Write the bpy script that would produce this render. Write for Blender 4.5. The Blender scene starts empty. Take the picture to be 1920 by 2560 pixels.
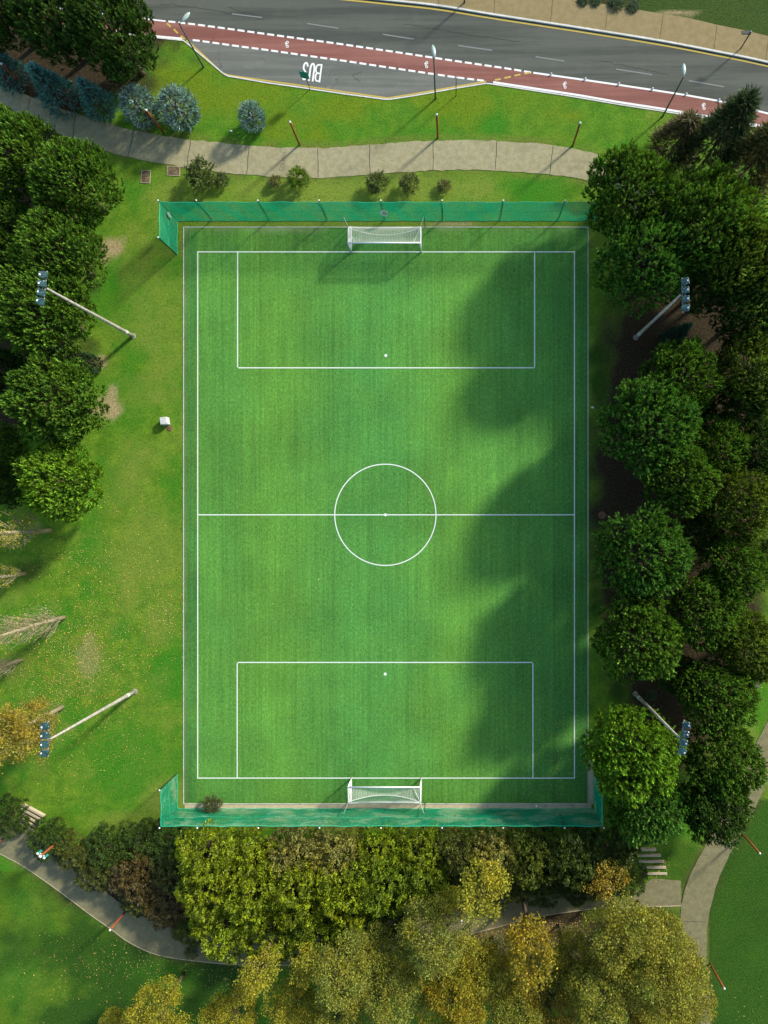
import bpy, math
import numpy as np
from mathutils import Vector, Matrix

# ------------------------------------------------------------------ camera, sky, sun, exposure
H, S, CX, CY = 60.0, 28.444, 1132.0, 1280.0      # camera height, pixels per metre of ground, point straight below
scene = bpy.context.scene
COL = scene.collection
cam_d = bpy.data.cameras.new("camera")
cam = bpy.data.objects.new("camera", cam_d)
COL.objects.link(cam)
cam.location = (0, 0, H)
cam.rotation_euler = (0, 0, 0)
cam_d.lens = 24.0
cam_d.sensor_width = 36.0
cam_d.shift_x = (960 - CX) / 2560.0
cam_d.clip_end = 3000
scene.camera = cam

SUN_EL = math.radians(27.0)
SUN_AZ = math.radians(49.0)                       # clockwise from +Y
world = bpy.data.worlds.new("World")
scene.world = world
world.use_nodes = True
wn, wl = world.node_tree.nodes, world.node_tree.links
wn.clear()
sky = wn.new("ShaderNodeTexSky")
sky.sky_type = 'NISHITA'
sky.sun_disc = False
sky.sun_elevation = SUN_EL
sky.sun_rotation = SUN_AZ
bg = wn.new("ShaderNodeBackground")
bg.inputs[1].default_value = 0.15
wo = wn.new("ShaderNodeOutputWorld")
wl.new(sky.outputs[0], bg.inputs[0])
wl.new(bg.outputs[0], wo.inputs[0])

sun_d = bpy.data.lights.new("sun", 'SUN')
sun_d.energy = 3.7
sun_d.angle = math.radians(5.5)
sun_d.color = (1.0, 0.93, 0.80)
sun = bpy.data.objects.new("sun", sun_d)
COL.objects.link(sun)
sv = Vector((math.sin(SUN_AZ) * math.cos(SUN_EL), math.cos(SUN_AZ) * math.cos(SUN_EL), math.sin(SUN_EL)))
sun.location = sv * 120
sun.rotation_euler = (-sv).to_track_quat('-Z', 'Y').to_euler()

scene.view_settings.view_transform = 'Standard'
scene.view_settings.look = 'None'
scene.view_settings.exposure = 0.66
scene.view_settings.gamma = 1.0
scene.cycles.max_bounces = 8
scene.cycles.transparent_max_bounces = 12

# ------------------------------------------------------------------ helpers
def G(px, py, z=0.0):
    k = (1 - z / H) / S
    return Vector(((px - CX) * k, (CY - py) * k, z))

def P2(px, py):
    return np.array([(px - CX) / S, (CY - py) / S])

def link(o, parent=None):
    COL.objects.link(o)
    if parent is not None:
        o.parent = parent
    return o

def tag(o, label=None, cat=None, group=None, kind=None):
    if label: o['label'] = label
    if cat: o['category'] = cat
    if group: o['group'] = group
    if kind: o['kind'] = kind
    return o

def empty(name, loc, label, cat, group=None, rz=0.0):
    o = bpy.data.objects.new(name, None)
    o.empty_display_size = 0.3
    o.location = loc
    o.rotation_euler = (0, 0, rz)
    link(o)
    return tag(o, label, cat, group)

def copy_tree(o, parent=None):
    c = o.copy()
    link(c, parent)
    for ch in list(o.children):
        copy_tree(ch, c)
    return c

class MB:
    """collects simple shapes, builds one mesh object"""
    def __init__(self):
        self.v, self.f = [], []
    def add(self, vs, fs):
        n = len(self.v)
        self.v += [tuple(map(float, p)) for p in vs]
        self.f += [tuple(i + n for i in f) for f in fs]
        return self
    def box(self, c, s, rot=None, taper=1.0):
        x, y, z = s[0] / 2, s[1] / 2, s[2] / 2
        vs = []
        for sz in (-1, 1):
            t = taper if sz > 0 else 1.0
            for sx, sy in ((-1, -1), (1, -1), (1, 1), (-1, 1)):
                vs.append(Vector((sx * x * t, sy * y * t, sz * z)))
        if rot is not None:
            vs = [rot @ p for p in vs]
        vs = [p + Vector(c) for p in vs]
        return self.add(vs, [(3, 2, 1, 0), (4, 5, 6, 7), (0, 1, 5, 4), (1, 2, 6, 5), (2, 3, 7, 6), (3, 0, 4, 7)])
    def bevel_box(self, c, s, b, rot=None):
        x, y, z = s[0] / 2, s[1] / 2, s[2] / 2
        def ring(ix, iy, zz):
            return [(-ix + b, -iy, zz), (ix - b, -iy, zz), (ix, -iy + b, zz), (ix, iy - b, zz),
                    (ix - b, iy, zz), (-ix + b, iy, zz), (-ix, iy - b, zz), (-ix, -iy + b, zz)]
        rings = [ring(x - b * .7, y - b * .7, -z), ring(x, y, -z + b), ring(x, y, z - b), ring(x - b * .7, y - b * .7, z)]
        vs = [Vector(p) for r in rings for p in r]
        if rot is not None:
            vs = [rot @ p for p in vs]
        vs = [p + Vector(c) for p in vs]
        fs = [tuple(range(7, -1, -1)), tuple(range(24, 32))]
        for k in range(3):
            for i in range(8):
                j = (i + 1) % 8
                fs.append((k * 8 + i, k * 8 + j, k * 8 + 8 + j, k * 8 + 8 + i))
        return self.add(vs, fs)
    def tube(self, pts, radii, n=8, cap=True):
        pts = [Vector(p) for p in pts]
        if not hasattr(radii, '__len__'):
            radii = [radii] * len(pts)
        vs, fs = [], []
        up = None
        for i, p in enumerate(pts):
            d = (pts[min(i + 1, len(pts) - 1)] - pts[max(i - 1, 0)])
            d = d.normalized() if d.length > 1e-9 else Vector((0, 0, 1))
            if up is None:
                up = Vector((1, 0, 0)) if abs(d.x) < 0.8 else Vector((0, 1, 0))
            a = (up - d * up.dot(d)).normalized()
            up = a
            b = d.cross(a)
            for k in range(n):
                t = 2 * math.pi * k / n
                vs.append(p + (a * math.cos(t) + b * math.sin(t)) * radii[i])
        for i in range(len(pts) - 1):
            for k in range(n):
                j = (k + 1) % n
                fs.append((i * n + k, i * n + j, i * n + n + j, i * n + n + k))
        if cap:
            fs.append(tuple(range(n - 1, -1, -1)))
            fs.append(tuple(range((len(pts) - 1) * n, len(pts) * n)))
        return self.add(vs, fs)
    def lathe(self, c, prof, n=12):
        vs, fs = [], []
        for r, z in prof:
            for k in range(n):
                t = 2 * math.pi * k / n
                vs.append((c[0] + r * math.cos(t), c[1] + r * math.sin(t), c[2] + z))
        for i in range(len(prof) - 1):
            for k in range(n):
                j = (k + 1) % n
                fs.append((i * n + k, i * n + j, i * n + n + j, i * n + n + k))
        fs.append(tuple(range(n - 1, -1, -1)))
        fs.append(tuple(range((len(prof) - 1) * n, len(prof) * n)))
        return self.add(vs, fs)
    def ribbon(self, pts, w, z, closed=False):
        pts = [np.array(p, float)[:2] for p in pts]
        n = len(pts)
        L, R = [], []
        for i in range(n):
            if closed:
                a, b = pts[(i - 1) % n], pts[(i + 1) % n]
            else:
                a, b = pts[max(i - 1, 0)], pts[min(i + 1, n - 1)]
            d = b - a
            d = d / (np.linalg.norm(d) + 1e-9)
            nrm = np.array([-d[1], d[0]])
            d0 = pts[i] - a if np.linalg.norm(pts[i] - a) > 1e-6 else b - pts[i]
            d0 = d0 / (np.linalg.norm(d0) + 1e-9)
            c = max(0.5, abs(np.dot(nrm, np.array([-d0[1], d0[0]]))))
            L.append(pts[i] + nrm * w / 2 / c)
            R.append(pts[i] - nrm * w / 2 / c)
        vs = [(p[0], p[1], z) for p in L] + [(p[0], p[1], z) for p in R]
        fs = []
        for i in range(n if closed else n - 1):
            j = (i + 1) % n
            fs.append((n + i, n + j, j, i))
        return self.add(vs, fs)
    def strip(self, left, right, z0, z1=None):
        """sheet between two polylines; with z1 a slab from z0 up to z1"""
        n = len(left)
        top = z1 if z1 is not None else z0
        vs = [(p[0], p[1], top) for p in left] + [(p[0], p[1], top) for p in right]
        fs = [(n + i, n + i + 1, i + 1, i) for i in range(n - 1)]
        if z1 is not None:
            vs += [(p[0], p[1], z0) for p in left] + [(p[0], p[1], z0) for p in right]
            fs += [(i, i + 1, 2 * n + i + 1, 2 * n + i) for i in range(n - 1)]
            fs += [(3 * n + i, 3 * n + i + 1, n + i + 1, n + i) for i in range(n - 1)]
            fs += [(0, 2 * n, 3 * n, n), (n - 1, 2 * n - 1, 4 * n - 1, 3 * n - 1)]
        return self.add(vs, fs)
    def build(self, name, mat, parent=None, smooth=False):
        me = bpy.data.meshes.new(name)
        me.from_pydata(self.v, [], self.f)
        me.update()
        if smooth:
            me.polygons.foreach_set('use_smooth', [True] * len(me.polygons))
        o = bpy.data.objects.new(name, me)
        if mat is not None:
            me.materials.append(mat)
        return link(o, parent)

def poly_mesh(name, V, k, mat, tone=None):
    """every k consecutive vertices are one face"""
    V = np.ascontiguousarray(V, dtype=np.float32).reshape(-1, 3)
    n = len(V)
    me = bpy.data.meshes.new(name)
    me.vertices.add(n)
    me.vertices.foreach_set('co', V.ravel())
    me.loops.add(n)
    me.loops.foreach_set('vertex_index', np.arange(n, dtype=np.int32))
    me.polygons.add(n // k)
    me.polygons.foreach_set('loop_start', np.arange(0, n, k, dtype=np.int32))
    me.update(calc_edges=True)
    if tone is not None:
        at = me.attributes.new("tone", 'FLOAT', 'FACE')
        at.data.foreach_set('value', np.asarray(tone, dtype=np.float32))
    me.materials.append(mat)
    return me

def resample(pts, step):
    pts = [np.array(p, float) for p in pts]
    # Catmull-Rom through the points
    out = []
    n = len(pts)
    for i in range(n - 1):
        p0, p1, p2, p3 = pts[max(i - 1, 0)], pts[i], pts[i + 1], pts[min(i + 2, n - 1)]
        m = max(1, int(np.linalg.norm(p2 - p1) / step))
        for k in range(m):
            t = k / m
            out.append(0.5 * (2 * p1 + (p2 - p0) * t + (2 * p0 - 5 * p1 + 4 * p2 - p3) * t * t + (3 * p1 - p0 - 3 * p2 + p3) * t ** 3))
    out.append(pts[-1])
    return out

def arc_resample(pts, n):
    pts = np.array(pts)
    d = np.r_[0, np.cumsum(np.linalg.norm(np.diff(pts, axis=0), axis=1))]
    t = np.linspace(0, d[-1], n)
    return np.c_[np.interp(t, d, pts[:, 0]), np.interp(t, d, pts[:, 1])]

def pxl(*pts):
    return [P2(*p) for p in pts]

def vnoise(x, y, seed, scale):
    """smooth value noise"""
    x, y = x / scale + 1000, y / scale + 1000
    xi, yi = np.floor(x).astype(np.int64), np.floor(y).astype(np.int64)
    fx, fy = x - xi, y - yi
    fx, fy = fx * fx * (3 - 2 * fx), fy * fy * (3 - 2 * fy)
    def h(a, b):
        v = np.sin(a * 127.1 + b * 311.7 + seed * 74.7) * 43758.5453
        return v - np.floor(v)
    return (h(xi, yi) * (1 - fx) + h(xi + 1, yi) * fx) * (1 - fy) + (h(xi, yi + 1) * (1 - fx) + h(xi + 1, yi + 1) * fx) * fy

def fbm(x, y, seed, scale, o=4):
    s, a, t = 0, 1.0, 0
    for i in range(o):
        s = s + a * vnoise(x, y, seed + i * 13, scale / 2 ** i)
        t += a
        a *= 0.55
    return s / t

# ------------------------------------------------------------------ materials
class NT:
    def __init__(self, name):
        self.m = bpy.data.materials.new(name)
        self.m.use_nodes = True
        self.n, self.l = self.m.node_tree.nodes, self.m.node_tree.links
        self.n.clear()
        self.out = self.n.new("ShaderNodeOutputMaterial")
    def node(self, t, **kw):
        nd = self.n.new(t)
        for k, v in kw.items():
            setattr(nd, k, v)
        return nd
    def put(self, sock, v):
        if hasattr(v, 'is_linked') or isinstance(v, bpy.types.NodeSocket):
            self.l.new(v, sock)
        elif isinstance(v, (tuple, list)) and len(v) == 3 and len(sock.default_value) == 4:
            sock.default_value = (*v, 1)
        else:
            sock.default_value = v
    def mix(self, f, a, b, mode='MIX'):
        nd = self.node("ShaderNodeMix", data_type='RGBA', blend_type=mode)
        self.put(nd.inputs[0], f); self.put(nd.inputs[6], a); self.put(nd.inputs[7], b)
        return nd.outputs[2]
    def math(self, op, a, b=0.0, clamp=False):
        nd = self.node("ShaderNodeMath", operation=op, use_clamp=clamp)
        self.put(nd.inputs[0], a); self.put(nd.inputs[1], b)
        return nd.outputs[0]
    def ramp(self, v, a, b, lo=0.0, hi=1.0):
        nd = self.node("ShaderNodeMapRange", interpolation_type='SMOOTHSTEP')
        self.put(nd.inputs[0], v)
        nd.inputs[1].default_value, nd.inputs[2].default_value = a, b
        nd.inputs[3].default_value, nd.inputs[4].default_value = lo, hi
        return nd.outputs[0]
    def coord(self, scale=(1, 1, 1), rot=(0, 0, 0)):
        tc = self.node("ShaderNodeTexCoord")
        mp = self.node("ShaderNodeMapping")
        mp.inputs[2].default_value = rot
        mp.inputs[3].default_value = scale
        self.l.new(tc.outputs['Object'], mp.inputs[0])
        return mp.outputs[0]
    def noise(self, scale, detail=4, rough=0.55, vec=None):
        nd = self.node("ShaderNodeTexNoise")
        nd.inputs['Scale'].default_value = scale
        nd.inputs['Detail'].default_value = detail
        nd.inputs['Roughness'].default_value = rough
        self.l.new(vec if vec is not None else self.coord(), nd.inputs['Vector'])
        return nd.outputs['Fac']
    def attr(self, name):
        nd = self.node("ShaderNodeAttribute", attribute_name=name)
        return nd
    def bump(self, h, strength=0.4, dist=0.05):
        nd = self.node("ShaderNodeBump")
        nd.inputs['Strength'].default_value = strength
        nd.inputs['Distance'].default_value = dist
        self.l.new(h, nd.inputs['Height'])
        return nd.outputs[0]
    def principled(self, col, rough=0.8, spec=0.3, metal=0.0, normal=None):
        p = self.node("ShaderNodeBsdfPrincipled")
        self.put(p.inputs['Base Color'], col)
        self.put(p.inputs['Roughness'], rough)
        p.inputs['Specular IOR Level'].default_value = spec
        p.inputs['Metallic'].default_value = metal
        if normal is not None:
            self.l.new(normal, p.inputs['Normal'])
        return p.outputs[0]
    def done(self, sh):
        self.l.new(sh, self.out.inputs[0])
        return self.m

def simple(name, col, rough=0.6, spec=0.3, metal=0.0, var=0.25, scale=6.0, col2=None):
    t = NT(name)
    n = t.noise(scale, 5, 0.65)
    c2 = col2 if col2 else tuple(c * (1 - var) for c in col)
    c = t.mix(t.ramp(n, 0.35, 0.65), c2, col)
    return t.done(t.principled(c, rough, spec, metal))

def foliage(name, hue_b, rough=0.55, trans=0.25, nscale=0.9, dark=0.55, spec=0.25):
    """leaf material tinted by the object's own colour; hue_b shifts some clumps"""
    t = NT(name)
    oi = t.node("ShaderNodeObjectInfo")
    geo = t.node("ShaderNodeNewGeometry")
    r = geo.outputs['Random Per Island']
    base = oi.outputs['Color']
    n = t.noise(nscale, 3, 0.6)
    c = t.mix(t.ramp(n, 0.42, 0.62), base, t.mix(1.0, base, hue_b, 'MULTIPLY'))
    k = t.math('ADD', t.math('MULTIPLY', r, 1.5 - dark), dark)
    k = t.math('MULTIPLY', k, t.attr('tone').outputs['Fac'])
    v = t.node("ShaderNodeCombineColor")
    for i in range(3):
        t.l.new(k, v.inputs[i])
    c = t.mix(1.0, c, v.outputs[0], 'MULTIPLY')
    p = t.principled(c, rough, spec)
    tr = t.node("ShaderNodeBsdfTranslucent")
    t.l.new(t.mix(1.0, c, (1.25, 1.15, 0.6), 'MULTIPLY'), tr.inputs[0])
    mx = t.node("ShaderNodeMixShader")
    mx.inputs[0].default_value = trans
    t.l.new(p, mx.inputs[1]); t.l.new(tr.outputs[0], mx.inputs[2])
    return t.done(mx.outputs[0])

def m_ground():
    t = NT("lawn")
    a = t.attr("patch")
    sep = t.node("ShaderNodeSeparateColor")
    t.l.new(a.outputs['Color'], sep.inputs[0])
    lush, dry, soil = sep.outputs
    a2 = t.attr("patch2")
    sep2 = t.node("ShaderNodeSeparateColor")
    t.l.new(a2.outputs['Color'], sep2.inputs[0])
    sand, yel, deep = sep2.outputs
    n1 = t.noise(0.8, 6, 0.7)
    n2 = t.noise(5.0, 6, 0.8)
    n3 = t.noise(11.0, 4, 0.8)
    n4 = t.noise(2.0, 6, 0.75)
    base = t.mix(t.ramp(n1, 0.38, 0.64), (0.088, 0.205, 0.010), (0.158, 0.285, 0.017))
    base = t.mix(lush, base, (0.040, 0.215, 0.008))
    base = t.mix(yel, base, (0.165, 0.235, 0.006))
    base = t.mix(dry, base, (0.205, 0.275, 0.036))
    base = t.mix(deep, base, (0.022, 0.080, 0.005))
    # blade-scale speckle: dark gaps and pale straw
    base = t.mix(t.ramp(n4, 0.46, 0.66, 0.0, 0.55), base, t.mix(1.0, base, (0.62, 0.82, 0.7), 'MULTIPLY'))
    base = t.mix(t.ramp(n2, 0.54, 0.36, 0.0, 0.75), base, t.mix(1.0, base, (0.42, 0.55, 0.5), 'MULTIPLY'))
    base = t.mix(t.ramp(n3, 0.53, 0.70, 0.0, 0.65), base, t.mix(0.5, base, (0.36, 0.38, 0.10)))
    base = t.mix(t.ramp(n3, 0.47, 0.30, 0.0, 0.7), base, t.mix(1.0, base, (0.35, 0.45, 0.35), 'MULTIPLY'))
    soilc = t.mix(t.ramp(n2, 0.4, 0.62), (0.024, 0.018, 0.009), (0.062, 0.046, 0.022))  # earth colour, darkened further to carry the shade between the crowns
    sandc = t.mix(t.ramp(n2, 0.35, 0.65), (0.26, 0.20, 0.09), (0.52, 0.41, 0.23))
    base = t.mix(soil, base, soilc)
    base = t.mix(sand, base, sandc)
    h = t.math('ADD', t.math('MULTIPLY', n2, 0.6), n3)
    return t.done(t.principled(base, 0.85, 0.12, normal=t.bump(h, 0.7, 0.10)))

def m_turf():
    t = NT("turf")
    a = t.attr("band")
    sep = t.node("ShaderNodeSeparateColor")
    t.l.new(a.outputs['Color'], sep.inputs[0])
    blue, bright, dirt = sep.outputs
    st = t.noise(1.0, 4, 0.6, t.coord((5.0, 0.10, 1)))
    fine = t.noise(1.0, 3, 0.65, t.coord((16.0, 3.5, 1)))
    sp = t.noise(14.0, 3, 0.7)
    c = t.mix(blue, (0.108, 0.282, 0.038), (0.072, 0.250, 0.046))
    k = t.math('ADD', t.math('MULTIPLY', bright, 0.9), 0.55)
    k = t.math('MULTIPLY', k, t.ramp(st, 0.3, 0.7, 0.86, 1.12))
    k = t.math('MULTIPLY', k, t.ramp(fine, 0.3, 0.7, 0.80, 1.2))
    k = t.math('MULTIPLY', k, t.ramp(sp, 0.3, 0.7, 0.66, 1.32))
    sp2 = t.noise(4.0, 5, 0.75)
    k = t.math('MULTIPLY', k, t.ramp(sp2, 0.3, 0.7, 0.82, 1.16))
    v = t.node("ShaderNodeCombineColor")
    for i in range(3):
        t.l.new(k, v.inputs[i])
    c = t.mix(1.0, c, v.outputs[0], 'MULTIPLY')
    c = t.mix(dirt, c, (0.34, 0.36, 0.20))
    return t.done(t.principled(c, 0.8, 0.15, normal=t.bump(sp, 0.35, 0.03)))

def m_paint(name, col, wear=0.3, base=(0.1, 0.12, 0.09)):
    t = NT(name)
    n = t.noise(9.0, 6, 0.75)
    c = t.mix(t.ramp(n, 0.62, 0.74, 0.0, wear), col, base)
    return t.done(t.principled(c, 0.7, 0.2))

def m_concrete(name, a, b, stain=(0.16, 0.14, 0.10), stain_amt=0.5, sscale=0.35):
    t = NT(name)
    n1 = t.noise(sscale, 5, 0.65)
    n2 = t.noise(18.0, 4, 0.75)
    n3 = t.noise(2.2, 6, 0.7)
    c = t.mix(t.ramp(n3, 0.35, 0.65), a, b)
    c = t.mix(t.ramp(n1, 0.5, 0.72, 0.0, stain_amt), c, stain)
    c = t.mix(t.ramp(n2, 0.52, 0.36, 0.0, 0.55), c, t.mix(1.0, c, (0.45, 0.45, 0.45), 'MULTIPLY'))
    return t.done(t.principled(c, 0.85, 0.2, normal=t.bump(n2, 0.3, 0.01)))

def m_asphalt(name, a, b, ang=-0.125):
    t = NT(name)
    st = t.noise(1.0, 5, 0.65, t.coord((0.05, 1.0, 1), (0, 0, -ang)))
    n2 = t.noise(20.0, 4, 0.8)
    n3 = t.noise(0.7, 6, 0.7)
    c = t.mix(t.ramp(st, 0.36, 0.62), a, b)
    c = t.mix(t.ramp(n3, 0.5, 0.75, 0, 0.35), c, t.mix(1.0, c, (1.5, 1.5, 1.4), 'MULTIPLY'))
    c = t.mix(t.ramp(n2, 0.55, 0.35, 0.0, 0.5), c, t.mix(1.0, c, (0.55, 0.55, 0.55), 'MULTIPLY'))
    # crack network
    vo = t.node("ShaderNodeTexVoronoi", feature='DISTANCE_TO_EDGE')
    vo.inputs['Scale'].default_value = 0.16
    nz = t.node("ShaderNodeTexNoise"); nz.inputs['Scale'].default_value = 1.2; nz.inputs['Detail'].default_value = 5
    cc = t.coord()
    t.l.new(cc, nz.inputs['Vector'])
    ad = t.node("ShaderNodeVectorMath", operation='MULTIPLY_ADD')
    t.l.new(nz.outputs['Color'], ad.inputs[0]); ad.inputs[1].default_value = (1.6, 1.6, 0); t.l.new(cc, ad.inputs[2])
    t.l.new(ad.outputs[0], vo.inputs['Vector'])
    cr = t.ramp(vo.outputs['Distance'], 0.005, 0.0, 0.0, 0.35)
    c = t.mix(t.math('MULTIPLY', cr, t.ramp(n3, 0.45, 0.6)), c, (0.02, 0.02, 0.02))
    return t.done(t.principled(c, 0.8, 0.25, normal=t.bump(n2, 0.25, 0.01)))

def m_net(name, col, lo, hi, pale=0.0):
    t = NT(name)
    weave = t.noise(1.0, 3, 0.6, t.coord((5, 5, 5)))
    big = t.noise(0.45, 5, 0.65, t.coord((1, 1, 1)))
    c = t.mix(t.ramp(weave, 0.3, 0.7), tuple(x * 0.75 for x in col), col)
    if pale:
        fade = t.noise(0.5, 6, 0.7, t.coord((0.7, 1, 1.6)))
        c = t.mix(t.ramp(fade, 0.46, 0.60, 0.0, 0.8), c, (0.40, 0.66, 0.42))
    d = t.principled(c, 0.6, 0.2)
    tr = t.node("ShaderNodeBsdfTranslucent")
    t.l.new(c, tr.inputs[0])
    m1 = t.node("ShaderNodeMixShader"); m1.inputs[0].default_value = 0.55
    t.l.new(d, m1.inputs[1]); t.l.new(tr.outputs[0], m1.inputs[2])
    tp = t.node("ShaderNodeBsdfTransparent")
    m2 = t.node("ShaderNodeMixShader")
    t.l.new(t.ramp(big, 0.42, 0.62, lo, hi), m2.inputs[0])
    t.l.new(m1.outputs[0], m2.inputs[1]); t.l.new(tp.outputs[0], m2.inputs[2])
    return t.done(m2.outputs[0])

def m_wood(name, a, b):
    t = NT(name)
    n = t.noise(1.0, 5, 0.7, t.coord((22, 22, 1.5)))
    c = t.mix(t.ramp(n, 0.35, 0.65), a, b)
    return t.done(t.principled(c, 0.75, 0.2, normal=t.bump(n, 0.3, 0.01)))

M = {}
M['ground'] = m_ground()
M['turf'] = m_turf()
M['line'] = m_paint("pitch_line_paint", (0.74, 0.80, 0.70), 0.75, (0.20, 0.36, 0.16))
M['road_white'] = m_paint("road_white_paint", (0.78, 0.78, 0.74), 0.35, (0.16, 0.16, 0.14))
M['road_faint'] = m_paint("worn_white_paint", (0.22, 0.235, 0.22), 0.9, (0.08, 0.085, 0.08))
M['road_yellow'] = m_paint("road_yellow_paint", (0.50, 0.38, 0.08), 0.85, (0.14, 0.13, 0.10))
M['asphalt'] = m_asphalt("asphalt", (0.062, 0.070, 0.056), (0.104, 0.112, 0.090))
M['bay'] = m_asphalt("bay_asphalt", (0.125, 0.135, 0.115), (0.185, 0.190, 0.160))
M['lane'] = m_asphalt("red_lane", (0.215, 0.085, 0.064), (0.30, 0.130, 0.098))
M['kerb'] = m_concrete("kerb_stone", (0.62, 0.61, 0.54), (0.74, 0.73, 0.66), (0.35, 0.34, 0.27), 0.4)
M['pave'] = m_concrete("pavement", (0.255, 0.200, 0.088), (0.305, 0.240, 0.112), (0.215, 0.165, 0.075), 0.4)
M['path'] = m_concrete("path_concrete", (0.305, 0.280, 0.150), (0.390, 0.355, 0.205), (0.215, 0.200, 0.110), 0.55)
M['path_s'] = m_concrete("park_path", (0.185, 0.172, 0.085), (0.245, 0.225, 0.118), (0.140, 0.130, 0.068), 0.5)
M['joint'] = simple("joint", (0.055, 0.05, 0.035), 0.9)
M['gravel'] = m_concrete("gravel", (0.50, 0.41, 0.25), (0.60, 0.50, 0.33), (0.26, 0.21, 0.11), 0.5, 1.4)
M['edge'] = m_concrete("turf_edging", (0.42, 0.47, 0.36), (0.60, 0.64, 0.52), (0.22, 0.26, 0.15), 0.7, 1.1)
M['net_n'] = m_net("green_net", (0.003, 0.56, 0.29), 0.0, 0.06)
M['net_s'] = m_net("thin_green_net", (0.003, 0.54, 0.29), 0.0, 0.30, 1.0)
M['net_edge'] = simple("net_rope", (0.02, 0.50, 0.26), 0.6)
M['post_dark'] = simple("dark_green_steel", (0.012, 0.045, 0.030), 0.5)
M['patch'] = simple("net_patch", (0.22, 0.40, 0.30), 0.7, var=0.4)
M['patch_w'] = simple("net_patch_ring", (0.60, 0.68, 0.58), 0.7, var=0.3)
M['white'] = simple("white_paint", (0.80, 0.82, 0.80), 0.4, var=0.12)
M['white_net'] = simple("white_cord", (0.78, 0.80, 0.74), 0.7, var=0.1)
M['mast'] = simple("galvanised_pole", (0.42, 0.385, 0.33), 0.55, 0.3, 0.0, 0.35, 3.0)
def m_housing():
    t = NT("floodlight_housing")
    n = t.noise(4.0, 3, 0.6)
    d = t.noise(9.0, 4, 0.7)
    c = t.mix(t.ramp(n, 0.35, 0.65), (0.010, 0.042, 0.045), (0.026, 0.080, 0.080))
    c = t.mix(t.ramp(d, 0.635, 0.66), c, (0.72, 0.76, 0.72))
    return t.done(t.principled(c, 0.4, 0.5))
M['lamp_box'] = m_housing()
M['glass'] = simple("lamp_glass", (0.30, 0.33, 0.34), 0.1, 0.6)
M['drop'] = simple("droppings", (0.75, 0.78, 0.74), 0.8, var=0.1)
M['lamp_pole'] = simple("lamp_pole_paint", (0.050, 0.085, 0.065), 0.45)
M['lamp_head'] = simple("lamp_head", (0.40, 0.52, 0.46), 0.3, 0.5, 0.0, 0.25)
M['rust'] = m_wood("red_timber", (0.20, 0.050, 0.016), (0.30, 0.085, 0.028))
M['sleeper'] = m_wood("weathered_timber", (0.33, 0.28, 0.18), (0.52, 0.45, 0.31))
M['bark'] = m_wood("bark", (0.060, 0.042, 0.026), (0.135, 0.10, 0.065))
M['pale_bark'] = m_wood("pale_bark", (0.26, 0.22, 0.14), (0.42, 0.36, 0.24))
M['sign_green'] = simple("sign_panel_green", (0.02, 0.26, 0.19), 0.4, var=0.15)
M['teal'] = simple("teal_panel", (0.03, 0.26, 0.20), 0.4, var=0.2)
M['dark_panel'] = simple("dark_panel", (0.03, 0.04, 0.04), 0.5)
M['stone'] = m_concrete("white_stone", (0.55, 0.56, 0.53), (0.76, 0.77, 0.74), (0.36, 0.38, 0.36), 0.6, 3.0)
M['lid'] = simple("rusty_lid", (0.21, 0.11, 0.062), 0.8, var=0.4)
M['hatch'] = simple("hatch_earth", (0.21, 0.16, 0.09), 0.95, 0.1, 0, 0.65, 5)
M['grey_wood'] = m_wood("grey_planks", (0.10, 0.095, 0.085), (0.18, 0.17, 0.15))
M['litter'] = simple("paper", (0.8, 0.8, 0.78), 0.8, var=0.05)
M['pine'] = foliage("pine_needles", (1.15, 1.06, 0.8), 0.5, 0.16, 0.7, 0.55)
M['leafy'] = foliage("shrub_leaves", (1.2, 1.08, 0.7), 0.5, 0.30, 0.8, 0.5)
M['autumn'] = foliage("autumn_leaves", (1.2, 1.0, 0.65), 0.55, 0.30, 0.5, 0.5)
M['blue'] = foliage("blue_needles", (1.1, 1.1, 1.1), 0.6, 0.12, 1.0, 0.55)
M['litter_leaf'] = foliage("dry_leaves", (1.1, 0.8, 0.6), 0.7, 0.15, 0.4, 0.45)

# ------------------------------------------------------------------ the ground
def ell(X, Y, px, py, rx, ry, edge=0.35, seed=0, warp=0.35):
    cx, cy = P2(px, py)
    d = np.sqrt(((X - cx) / (rx / S)) ** 2 + ((Y - cy) / (ry / S)) ** 2)
    d = d + (fbm(X, Y, seed + 3, 2.2, 5) - 0.5) * 2.6 * warp
    return np.clip((1 + edge - d) / (2 * edge), 0, 1)

# edges of the paths
pt = pxl((-400, 60), (-150, 145), (0, 212.7), (58, 235), (139, 266), (246, 301.5), (347, 328.5), (480, 349.5), (623, 364.6), (749, 369.5), (860, 367.5), (976, 357.5), (1091, 351.6), (1178, 351.3), (1270, 353.5), (1340, 359), (1382, 363), (1434, 371), (1521, 393.5), (1600, 440), (1660, 520), (1700, 640))
pb = pxl((-430, 100), (-170, 185), (0, 257), (50, 288), (120, 322), (185, 350), (269, 379), (356, 400.5), (467, 419), (542, 429.5), (617, 437), (713, 444), (790, 444.5), (860, 442.5), (960, 433.5), (1081, 427), (1160, 424.5), (1238, 425.3), (1376, 437), (1469, 452.5), (1545, 485), (1600, 560), (1640, 650))
sw_low = pxl((-500, 1900), (-150, 2060), (0, 2134), (64, 2169), (139, 2221), (231.5, 2290), (278, 2322.5), (324, 2356), (393.5, 2386.5), (492, 2402.5), (608, 2412), (741, 2412), (822, 2404), (950, 2385), (1100, 2352), (1238, 2319), (1330, 2294), (1481, 2272), (1560, 2268), (1703, 2264))
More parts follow.
